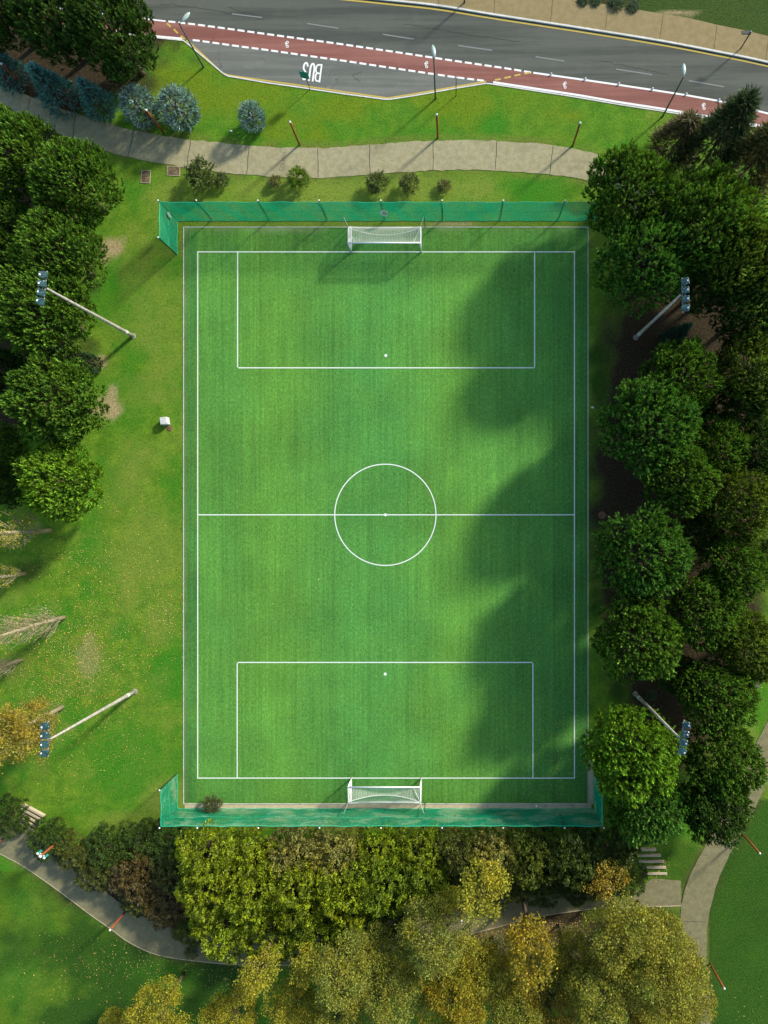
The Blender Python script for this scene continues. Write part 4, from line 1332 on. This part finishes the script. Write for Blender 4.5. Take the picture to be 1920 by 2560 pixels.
# airy autumn tree: nominal radius 2.6, centre height 5.6
def autumn_variant(seed, rx=2.6, rz=2.6, nl=40, h=5.6, leafn=120, lr=(0.45, 0.90), pale=False):
    rng = np.random.default_rng(seed)
    lobes = []
    for i in range(nl):
        d = sphere_dirs(rng, 1, -0.75)[0]
        rr = rng.uniform(0.35, 1.0) ** 0.6
        lobes.append((d * np.array([rx, rx, rz]) * rr * 0.86, rng.uniform(*lr)))
    P, N = lobe_points(rng, lobes, leafn, -0.75, (0.55, 1.1))
    k = 5
    Pc = np.repeat(P, k, 0) + rng.normal(size=(len(P) * k, 3)) * 0.13
    V = leaves(rng, Pc, np.repeat(N, k, 0), 0.125, 0.085, 0.9)
    V[:, 2] += h
    crown = poly_mesh("crown", V, 4, M['autumn'], np.repeat(rng.uniform(0.6, 1.3, len(P)), k))
    m = trunk_mesh("trunk", M['pale_bark'] if pale else M['bark'], h, 0.12, [c + np.array([0, 0, h - .1]) for c, _ in lobes[:26]], rng, 0.30, (rng.uniform(-.3, .3), rng.uniform(-.3, .3)), 0.42)
    return [("trunk", m), ("crown", crown)]
kind('autumn', [autumn_variant(s) for s in (41, 42, 43)])
kind('slim', [autumn_variant(s, 1.15, 2.3, 18, 5.0, 55, (0.35, 0.6), False) for s in (51, 52)])
kind('small', [autumn_variant(61, 1.7, 1.2, 13, 3.6, 44, (0.35, 0.6), True)])

# blue conifers: cone, nominal radius 1.5, height 4.6
def cone_variant(seed, r=1.5, h=4.6, rounded=False, n=900, mat='blue', nl=0.16, sl=(0.25, 0.5), spread=0.8, base=0.25, nn=18):
    rng = np.random.default_rng(seed)
    t = rng.uniform(0, 1, n) ** 1.35
    a = rng.uniform(0, 2 * np.pi, n)
    if rounded:
        z = base + (h - base) * t
        rad = r * np.sqrt(np.clip(1 - (2 * t - 0.85) ** 2 / 1.4, 0.02, 1))
    else:
        z = base + (h - base) * t
        rad = r * (1 - t) ** 0.8 + 0.03
    rad = rad * (0.80 + 0.30 * vnoise(a * 1.6, z * 1.4, seed, 0.6)) * rng.uniform(0.72, 1.05, n)
    P = np.c_[rad * np.cos(a), rad * np.sin(a), z]
    o = np.c_[np.cos(a), np.sin(a), np.zeros(n)]
    ax = unit(o * 0.9 + np.array([0, 0, 0.45]) + rng.normal(size=P.shape) * .22)
    V = needles(rng, P - ax * 0.2, ax, nn, rng.uniform(*sl, n), spread, nl, 0.05)
    crown = poly_mesh("crown", V, 3, M[mat], needles.tone)
    m = trunk_mesh("trunk", M['bark'], h * 0.92, 0.11, [P[i] for i in rng.integers(0, n, 26)], rng, 0.1, (0, 0), 0.3)
    return [("trunk", m), ("crown", crown)]
kind('cone', [cone_variant(s) for s in (71, 72)])
kind('blueround', [cone_variant(s, 1.45, 2.9, True, 800) for s in (73, 74)])
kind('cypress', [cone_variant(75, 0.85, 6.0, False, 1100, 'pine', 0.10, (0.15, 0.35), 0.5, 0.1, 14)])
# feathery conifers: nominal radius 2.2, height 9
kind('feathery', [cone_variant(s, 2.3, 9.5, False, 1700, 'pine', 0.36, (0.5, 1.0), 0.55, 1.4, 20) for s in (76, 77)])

# upright poplars with bare upswept branches
def poplar_variant(seed, leafy, low=0.9, wide=1.0):
    rng = np.random.default_rng(seed)
    h = 13.0
    m = MB()
    m.tube([(0, 0, 0), (0.05, 0, 3), (-0.05, 0.05, 8), (0, 0, h)], [0.22, 0.17, 0.10, 0.02], 9)
    tips = []
    for i in range(75):
        z0 = rng.uniform(low, 10.5)
        a = rng.uniform(0, 2 * np.pi)
        L = rng.uniform(2.2, 4.0) * (1 - 0.35 * z0 / h)
        sp = rng.uniform(0.30, 0.62) * wide
        d = Vector((math.cos(a), math.sin(a), 0))
        p0 = Vector((0, 0, z0)); p1 = p0 + d * L * sp * 0.62 + Vector((0, 0, L * 0.5)); p2 = p0 + d * L * sp + Vector((0, 0, L))
        r = 0.032 * (1 - 0.5 * z0 / h)
        m.tube([p0, p1, p2], [r, r * .6, 0.008], 5)
        tips += [p1, p2, p1.lerp(p2, .5)]
        for k in range(9):
            f = rng.uniform(.2, .95)
            q = (p0.lerp(p1, f * 2) if f < .5 else p1.lerp(p2, f * 2 - 1))
            q2 = q + Vector((rng.uniform(-.45, .45), rng.uniform(-.45, .45), rng.uniform(.4, .9)))
            m.tube([q, q2], [0.009, 0.004], 3)
            tips.append(q2)
    me = bpy.data.meshes.new("trunk")
    me.from_pydata(m.v, [], m.f)
    me.polygons.foreach_set('use_smooth', [True] * len(me.polygons))
    me.materials.append(M['pale_bark']); me.update()
    T = np.array([list(t) for t in tips])
    k = leafy
    T = T[rng.random(len(T)) < ((0.30 if leafy < 10 else 0.40) if leafy < 25 else 1.0)] if leafy else T[:1]
    k = max(k, 1)
    Pc = np.repeat(T, k, 0) + rng.normal(size=(len(T) * k, 3)) * np.array([.16, .16, .3])
    V = leaves(rng, Pc, np.tile(np.array([0, 0, 1.0]), (len(Pc), 1)), 0.13, 0.10, 1.2)
    return [("trunk", me), ("crown", poly_mesh("crown", V, 4, M['autumn'], np.repeat(rng.uniform(0.6, 1.3, len(T)), k)))]
kind('barepoplar', [poplar_variant(81, 4, 0.4, 0.85), poplar_variant(82, 9, 0.4, 0.9)])
kind('goldpoplar', [poplar_variant(83, 30, 0.1, 1.5)])

GEO = {'pine': (3.5, 4.6), 'shrub': (2.2, 1.4), 'bush': (0.85, 0.6), 'autumn': (2.6, 5.6), 'slim': (1.2, 5.0), 'small': (1.7, 3.6),
       'cone': (1.5, 1.7), 'blueround': (1.45, 1.4), 'cypress': (0.85, 2.0), 'feathery': (2.3, 4.5)}
rot_rng = np.random.default_rng(99)
made = {}
def plant(kd, name, cat, px, py, rpx, color, label, group=None, var=0, zs=1.0, at_base=False, rz=None):
    r0, zc = GEO.get(kd, (1, 0))
    vs = KINDS_V[kd]
    if at_base:
        loc = G(px, py); s = rpx
        z_s = s * zs
    else:
        s = rpx / S / r0
        for _ in range(4):
            z_s = s * zs
            s = rpx / S * (1 - zc * z_s / H) / r0
        loc = G(px, py, zc * s * zs); loc.z = 0
        z_s = s * zs
    root = empty(name, loc, label, cat, group, rot_rng.uniform(0, 6.28) if rz is None else rz)
    root.scale = (s, s, z_s)
    for pn, me in vs[var % len(vs)]:
        o = link(bpy.data.objects.new(pn, me), root)
        if pn == 'crown':
            o.color = (*color, 1)
    return root

# ------------------------------------------------------------------ pines
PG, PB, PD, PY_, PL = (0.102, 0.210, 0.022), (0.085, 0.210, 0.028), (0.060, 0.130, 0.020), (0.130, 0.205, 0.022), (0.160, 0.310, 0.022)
pines = [
 # left
 (285, 85, 106, PD, 1.15, "big dark pine beside the road with its edge over the cycle lane"),
 (145, 52, 98, PD, 1.15, "dark pine in the upper left corner, second from the road edge"),
 (15, 35, 85, PD, 1.1, "dark pine cut off by the upper left corner of the photo"),
 (300, 165, 46, PD, 0.8, "low dark pine below the big roadside pine"),
 (46, 388, 106, PG, 1.0, "pine beside the pale path at the left frame edge"),
 (190, 462, 108, PG, 1.0, "round pine nearest the brown hatches"),
 (20, 565, 78, PG, 1.0, "pine cut by the left frame edge level with the net wing"),
 (155, 640, 108, PG, 1.05, "pine just above the left floodlight head at the road end"),
 (118, 785, 118, PG, 1.05, "pine underneath the left floodlight head at the road end"),
 (0, 700, 80, PD, 1.0, "dark pine at the left frame edge beside the floodlight head"),
 (145, 1003, 118, PG, 1.0, "broad pine beside the straw patch on the left lawn"),
 (18, 945, 75, PD, 1.0, "dark pine at the left frame edge behind the broad pine"),
 (158, 1205, 100, PL, 0.95, "bright green rounded pine, the lowest on the left side"),
 (10, 1120, 62, PG, 1.0, "shaded pine at the left frame edge beside the bright green one"),
 (22, 1215, 55, PD, 0.9, "dull dark pine squeezed between the bright pine and the frame edge"),
 # right
 (1570, 490, 117, PG, 1.05, "pine growing over the right end of the north net"),
 (1768, 570, 130, PG, 1.1, "big pine second from the right net end, below the feathery conifers"),
 (1606, 662, 118, PB, 1.1, "pine left of the right floodlight head at the road end"),
 (1862, 655, 115, PY_, 1.2, "pine at the right frame edge level with the upper floodlight head"),
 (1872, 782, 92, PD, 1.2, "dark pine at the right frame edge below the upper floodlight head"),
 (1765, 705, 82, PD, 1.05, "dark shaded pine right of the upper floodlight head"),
 (1745, 1335, 58, PD, 0.9, "small dark pine between the round blue green pine and the twiggy one"),
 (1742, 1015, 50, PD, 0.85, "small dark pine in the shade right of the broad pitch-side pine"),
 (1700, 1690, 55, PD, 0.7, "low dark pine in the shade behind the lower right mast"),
 (1850, 1025, 66, PD, 1.0, "dark shaded pine in the gap between the two yellowish right-edge pines"),
 (1700, 948, 100, PG, 1.0, "pine just below the little cypress on the right"),
 (1882, 925, 100, PY_, 1.05, "yellowish pine at the right frame edge beside the dark gap"),
 (1622, 1065, 125, PB, 1.05, "broad pine reaching furthest towards the pitch beside the white scrap"),
 (1692, 1190, 100, PG, 1.0, "pine joined to the underside of the broad pitch-side pine"),
 (1795, 1122, 80, PG, 1.0, "medium pine behind the broad pitch-side pine"),
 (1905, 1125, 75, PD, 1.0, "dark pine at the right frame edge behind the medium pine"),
 (1845, 1262, 95, PY_, 1.0, "yellow green pine level with the halfway line near the right edge"),
 (1605, 1385, 118, PB, 1.05, "round blue green pine beside the dark red lid"),
 (1832, 1422, 88, PG, 1.0, "pine with a bare twiggy middle near the right edge"),
 (1915, 1400, 55, PD, 0.9, "dark pine sliver at the right frame edge behind the twiggy pine"),
 (1594, 1590, 115, PG, 1.05, "twiggy round pine just above the lower right floodlight mast"),
 (1765, 1530, 98, PG, 1.0, "pine between two twiggy pines on the right"),
 (1868, 1618, 92, PY_, 1.0, "yellowish pine above the grey plank bench"),
 (1787, 1735, 98, PG, 1.0, "pine left of the bench, behind the lower floodlight mast"),
 (1578, 1878, 120, PL, 1.0, "bright pine overhanging the pitch corner by the lower right mast"),
 (1610, 2006, 100, PB, 0.95, "pine over the right end of the south net"),
 (1805, 1900, 100, PG, 1.0, "pine right of the lower floodlight head"),
 (1785, 2010, 92, PD, 0.95, "dark pine beside the east path above the timber steps"),
]
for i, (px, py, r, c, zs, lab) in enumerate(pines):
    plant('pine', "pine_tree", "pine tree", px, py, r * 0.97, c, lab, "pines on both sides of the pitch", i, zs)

# ------------------------------------------------------------------ other conifers
BL, BL2 = (0.200, 0.320, 0.265), (0.11, 0.28, 0.235)
for (px, py, s, c, lab, v) in ((42, 202, 1.0, BL2, "tall dark blue conifer at the left frame edge by the path", 0), (165, 258, 1.1, BL2, "dark blue conifer second from the left by the path", 1), (262, 276, 0.92, BL2, "slender dark blue conifer next to the round blue trees", 0)):
    plant('cone', "blue_conifer", "conifer", px, py, s, c, lab, "blue conifers along the path", v, 1.0, True)
for (px, py, r, c, lab, v) in ((350, 268, 44, BL, "round grey blue tree with a red post in front"), (447, 272, 47, BL, "largest round grey blue tree on the verge"), (630, 292, 32, BL, "smallest grey blue tree standing alone on the verge")) if False else ((350, 268, 44, BL, "round grey blue tree with a red post in front", 0), (447, 272, 46, BL, "largest round grey blue tree on the verge", 1), (630, 292, 32, BL, "smallest grey blue tree standing alone on the verge", 0)):
    plant('blueround', "blue_conifer", "conifer", px, py, r, c, lab, "blue conifers along the path", v, 1.1)
plant('cypress', "cypress", "cypress", 238, 912, 1.0, (0.045, 0.105, 0.045), "narrow pointed cypress leaning over the left pines", None, 0, 1.1, True)
plant('cypress', "cypress", "cypress", 1668, 856, 1.15, (0.025, 0.085, 0.045), "small pointed cypress in the dark gap below the right floodlight", None, 0, 0.85, True)
plant('feathery', "feathery_conifer", "conifer", 1676, 385, 0.80, (0.120, 0.110, 0.045), "brownish conifer in front of the street lamp", None, 0, 0.72, True)
plant('feathery', "feathery_conifer", "conifer", 1745, 425, 1.0, (0.050, 0.085, 0.030), "tall dark feathery conifer with its tip over the cycle lane", None, 1, 1.1, True)
plant('feathery', "feathery_conifer", "conifer", 1815, 480, 1.05, (0.105, 0.110, 0.035), "olive feathery conifer at the right frame edge by the cycle lane", None, 0, 1.0, True)

# ------------------------------------------------------------------ small bushes along the path
bushes = [(504, 440, 33, (0.085, 0.135, 0.035), "loose grey green bush under the path, largest of the row", 1.0), (556, 452, 17, (0.085, 0.125, 0.040), "sparse little bush right of the loose grey green one", .9), (687, 455, 14, (0.15, 0.16, 0.055), "thin pale weed bush left of the bright bush", .9),
 (747, 448, 25, (0.110, 0.200, 0.015), "compact bright green bush touching the path edge", 1.1), (943, 458, 24, (0.100, 0.135, 0.040), "grey green bush in the middle of the bank row", 1.0), (1024, 460, 23, (0.110, 0.145, 0.040), "dull green bush right of the middle one on the bank", 1.0), (1110, 465, 15, (0.14, 0.15, 0.05), "faint sparse bush at the right end of the bank row", .8),
 (533, 2010, 21, (0.105, 0.125, 0.055), "grey green bush growing through the foot of the south net", 1.1),
 (1457, 3, 12, (0.05, 0.10, 0.04), "first small bush in the bed above the pavement", .5), (1490, 3, 13, (0.05, 0.10, 0.04), "second small bush in the bed above the pavement", .5), (1541, 9, 16, (0.05, 0.10, 0.045), "larger third bush in the bed above the pavement", .5), (1583, 17, 14, (0.05, 0.10, 0.045), "last small bush in the bed before the dry patch", .5),
 (1628, 1738, 12, (0.07, 0.15, 0.07), "tiny pale bush beside the foot of the lower right mast", 1.0), (480, 2378, 16, (0.13, 0.17, 0.07), "pale grey bush spilling onto the south path", 0.9)]
for i, (px, py, r, c, lab, zs) in enumerate(bushes):
    plant('bush', "bush", "bush", px, py, r, c, lab, None, i, zs)

# ------------------------------------------------------------------ the thicket south of the pitch
OL, OD, BR, YG, TN, GR, DK, VD = (0.095, 0.115, 0.022), (0.060, 0.110, 0.016), (0.115, 0.090, 0.030), (0.205, 0.275, 0.012), (0.250, 0.250, 0.060), (0.150, 0.225, 0.014), (0.100, 0.135, 0.016), (0.055, 0.090, 0.014)
thick = [
 (25, 2040, 47, OD, "round dark shrub left of the lower left steps"),
 (125, 2098, 46, OD, "round shrub right of the lower left steps"),
 (188, 2128, 46, OL, "olive shrub behind the guide post"),
 (275, 2122, 54, OD, "dark green shrub at the edge of the dry grass"),
 (352, 2100, 52, OD, "dark green shrub left of the south net's corner"),
 (425, 2090, 54, OD, "dark green shrub right under the south net's left corner"),
 (245, 2176, 48, OL, "olive shrub bulging over the south path by the guide post"),
 (345, 2190, 60, BR, "rusty brown shrub in the left part of the thicket"),
 (435, 2175, 56, OL, "thin olive shrub between the rusty one and the bright ones"),
 (345, 2240, 42, OL, "olive shrub above the leaning orange post"),
 (418, 2258, 52, BR, "brown shrub overhanging the path's inner bend"),
 (472, 2318, 38, DK, "dark shrub at the lowest point of the path bend"),
 (520, 2115, 66, YG, "bright yellow green shrub, first along the south net"),
 (630, 2118, 62, YG, "bright yellow green shrub, second along the south net"),
 (730, 2122, 64, TN, "straw coloured shrub below the see-through net patch"),
 (842, 2116, 66, TN, "straw coloured shrub below the south goal"),
 (950, 2112, 64, YG, "yellow green shrub right of the straw coloured ones"),
 (1052, 2114, 62, YG, "yellow green shrub below the right goal post"),
 (1150, 2112, 62, OL, "olive shrub along the net right of the goal"),
 (1235, 2118, 58, TN, "buff twiggy shrub at the start of the shaded thicket"),
 (525, 2220, 68, YG, "bright shrub at the left end of the thicket's middle row"),
 (635, 2228, 74, YG, "large bright shrub, second in the thicket's middle row"),
 (750, 2228, 74, YG, "large bright shrub in the centre of the middle row"),
 (862, 2222, 72, YG, "large bright shrub, fourth in the thicket's middle row"),
 (965, 2205, 68, GR, "greener shrub left of the tall yellow autumn tree"),
 (1060, 2205, 62, GR, "green shrub with the autumn branch across it"),
 (1160, 2190, 62, DK, "shaded shrub behind the tall yellow autumn tree"),
 (565, 2318, 70, YG, "bright shrub at the path's edge, first of the lower row"),
 (675, 2325, 72, YG, "bright shrub at the path's edge above the slim yellow tree"),
 (785, 2322, 70, GR, "green shrub above the short orange post"),
 (890, 2312, 68, GR, "green shrub at the path's edge, last of the lower row"),
 (985, 2295, 55, DK, "dark low shrub behind the olive autumn trees"),
 (1330, 2125, 68, DK, "dark shrub in shade near the right end of the net"),
 (1265, 2195, 58, DK, "dark shrub above the open stretch of path"),
 (1360, 2200, 56, VD, "very dark shrub left of the small orange tree"),
 (1430, 2118, 70, VD, "very dark shrub under the south net's right corner"),
 (1455, 2200, 56, VD, "very dark shrub behind the small orange tree"),
 (1530, 2130, 62, VD, "very dark shrub between the net corner and the steps"),
 (1552, 2188, 54, VD, "rounded dark shrub beside the right-hand steps"),
]
for i, (px, py, r, c, lab) in enumerate(thick):
    plant('shrub', "shrub", "shrub", px, py + (12 if py < 2135 and px > 380 else 0), r * 1.22, tuple(x * (0.90 + 0.20 * ((i * 37) % 11) / 10) for x in c), lab, "shrubs of the thicket south of the pitch", i, (0.62 if px < 480 else 0.6 if (px > 1120 and py > 2150) else 0.95) + (0.5 if px > 480 and not (px > 1120 and py > 2150) else 0.15) * ((i * 53) % 13) / 12)

# ------------------------------------------------------------------ autumn trees
AY, AO, AG, AR = (0.275, 0.285, 0.024), (0.215, 0.240, 0.030), (0.225, 0.260, 0.040), (0.270, 0.180, 0.026)
autumn = [
 ('slim', 650, 2415, 46, AY, 1.0, "slim golden tree standing at the path's edge"),
 ('slim', 765, 2420, 42, AY, 1.0, "slim golden tree left of the short orange post"),
 ('autumn', 400, 2535, 82, AY, 0.85, "golden tree at the bottom edge, leftmost of the autumn trees"),
 ('autumn', 300, 2575, 55, AY, 0.8, "small golden crown cut by the bottom edge at the left"),
 ('autumn', 580, 2530, 72, AY, 0.9, "yellow tree below the slim golden tree"),
 ('autumn', 735, 2520, 72, AY, 0.9, "yellow tree at the bottom under the second slim tree"),
 ('autumn', 865, 2430, 88, AG, 1.0, "olive tree right of the short orange post"),
 ('autumn', 850, 2540, 80, AG, 0.95, "olive tree at the bottom edge, left of centre"),
 ('autumn', 985, 2480, 82, AG, 1.0, "grey olive tree in the bottom centre"),
 ('autumn', 1085, 2345, 92, AG, 1.0, "pale olive tree with its top against the green shrubs"),
 ('autumn', 1130, 2505, 88, (0.27, 0.245, 0.015), 1.0, "bright yellow green tree at the bottom right of centre"),
 ('slim', 1215, 2230, 58, AY, 1.1, "tall yellow autumn tree crossing the path"),
 ('slim', 1118, 2250, 30, AY, 0.9, "little yellow autumn tree left of the tall one"),
 ('slim', 1330, 2375, 60, (0.26, 0.225, 0.015), 1.0, "yellow tree standing in the fallen leaves by the open path"),
 ('autumn', 1240, 2430, 70, AO, 0.95, "olive tree left of the leaf-covered clearing"),
 ('small', 1530, 2212, 60, (0.30, 0.245, 0.03), 1.0, "small orange tree with a pale trunk beside the path"),
 ('autumn', 1565, 2350, 105, AO, 1.0, "large olive tree just below the paved corner by the steps"),
 ('autumn', 1650, 2440, 108, AO, 1.0, "largest olive tree, reaching the east path"),
 ('autumn', 1490, 2460, 100, AO, 0.95, "olive tree with dark forked limbs"),
 ('autumn', 1375, 2510, 88, (0.22, 0.18, 0.02), 0.9, "brownish olive tree at the bottom edge"),
 ('autumn', 1570, 2550, 85, (0.24, 0.19, 0.014), 0.9, "yellow brown tree at the bottom edge, right of centre"),
 ('autumn', 930, 2380, 66, AG, 0.95, "small olive tree between the green shrubs and the grey olive tree"),
 ('autumn', 1010, 2400, 74, AG, 1.0, "olive tree left of the pale olive one"),
 ('autumn', 1180, 2410, 78, AY, 1.0, "yellow olive tree below the tall yellow autumn tree"),
 ('autumn', 1290, 2510, 82, AO, 0.95, "olive tree at the bottom edge below the leaf-covered clearing"),
 ('autumn', 1420, 2400, 72, AO, 0.95, "olive tree right of the leaf-covered clearing"),
 ('autumn', 1640, 2345, 80, AO, 0.95, "olive tree filling the corner between both paths"),
 ('autumn', 1702, 2420, 70, AO, 0.95, "olive tree spreading over the edge of the east path"),
 ('autumn', 1690, 2545, 70, AO, 0.9, "olive tree at the bottom edge beside the east path"),
 ('autumn', 1722, 2500, 66, AO, 0.95, "olive tree tip leaning over the east path near the red post"),
]
for i, (kd, px, py, r, c, zs, lab) in enumerate(autumn):
    plant(kd, "autumn_tree", "tree", px, py, r, c, lab, "autumn trees south of the path", i, zs)
for (kd, px, py, s, c, lab, v) in (('barepoplar', 124, 1327, 1.0, AY, "half-bare upright poplar with orange leaves below the bright pine", 1), ('barepoplar', 62, 1434, 0.8, AY, "short upright poplar with a yellow crown at the left edge", 1),
   ('barepoplar', 159, 1544, 1.0, (0.30, 0.27, 0.14), "bare pale poplar pointing over the left lawn", 0), ('barepoplar', 54, 1650, 0.8, (0.30, 0.27, 0.14), "small bare poplar at the left frame edge", 0), ('goldpoplar', 155, 1768, 1.0, (0.275, 0.245, 0.035), "golden leafy poplar beside the lower left floodlight head", 0)):
    plant(kd, "poplar", "poplar tree", px, py, s, c, lab, "upright poplars on the left lawn", v, 1.0, True)

# ------------------------------------------------------------------ fallen leaves
def fallen():
    rng = np.random.default_rng(7)
    P = []
    def blob(px, py, rx, ry, n):
        q = rng.normal(size=(n, 2)) * 0.55
        P.append(np.c_[px + q[:, 0] * rx, py + q[:, 1] * ry])
    blob(222, 1640, 40, 90, 500); blob(230, 1640, 180, 170, 1800); blob(150, 1720, 160, 90, 900); blob(330, 1480, 170, 160, 800); blob(180, 1400, 90, 60, 350)
    blob(420, 1530, 60, 60, 260); blob(230, 1860, 180, 110, 600); blob(100, 1620, 110, 110, 700); blob(320, 1250, 120, 100, 160)
    blob(400, 2400, 190, 50, 320); blob(180, 2430, 200, 110, 260); blob(600, 2450, 130, 50, 300)
    blob(1340, 2370, 130, 60, 2200); blob(1280, 2330, 90, 20, 400); blob(1400, 2320, 70, 20, 400)
    blob(1860, 2520, 60, 60, 30); blob(1900, 1780, 30, 110, 40); blob(1380, 1870, 90, 120, 170); blob(1400, 1500, 60, 330, 60); blob(960, 1300, 480, 500, 60); blob(1640, 2165, 30, 30, 160)
    P = np.concatenate(P)
    on_turf = (P[:, 0] > 461) & (P[:, 0] < 1469) & (P[:, 1] > 570) & (P[:, 1] < 2006)
    far_in = on_turf & (P[:, 0] < 1000) & (P[:, 0] < 600)
    P = P[~far_in]; on_turf = on_turf[~far_in]
    n = len(P)
    z = np.where(on_turf, 0.035, 0.03)
    pos = np.c_[(P[:, 0] - CX) / S, (CY - P[:, 1]) / S, z]
    a = rng.uniform(0, 2 * np.pi, n)
    ax = np.c_[np.cos(a), np.sin(a), rng.normal(size=n) * .15]
    V = leaves(rng, pos, ax, 0.085, 0.065, 0.1)
    V[:, 2] = np.maximum(V[:, 2], 0.025)
    o = link(bpy.data.objects.new("fallen_leaves", poly_mesh("fallen_leaves", V, 4, M['litter_leaf'], rng.uniform(0.6, 1.25, n))))
    o.color = (0.58, 0.47, 0.15, 1)
    tag(o, "yellow and brown leaves scattered over the lawns", None, None, 'stuff')
fallen()
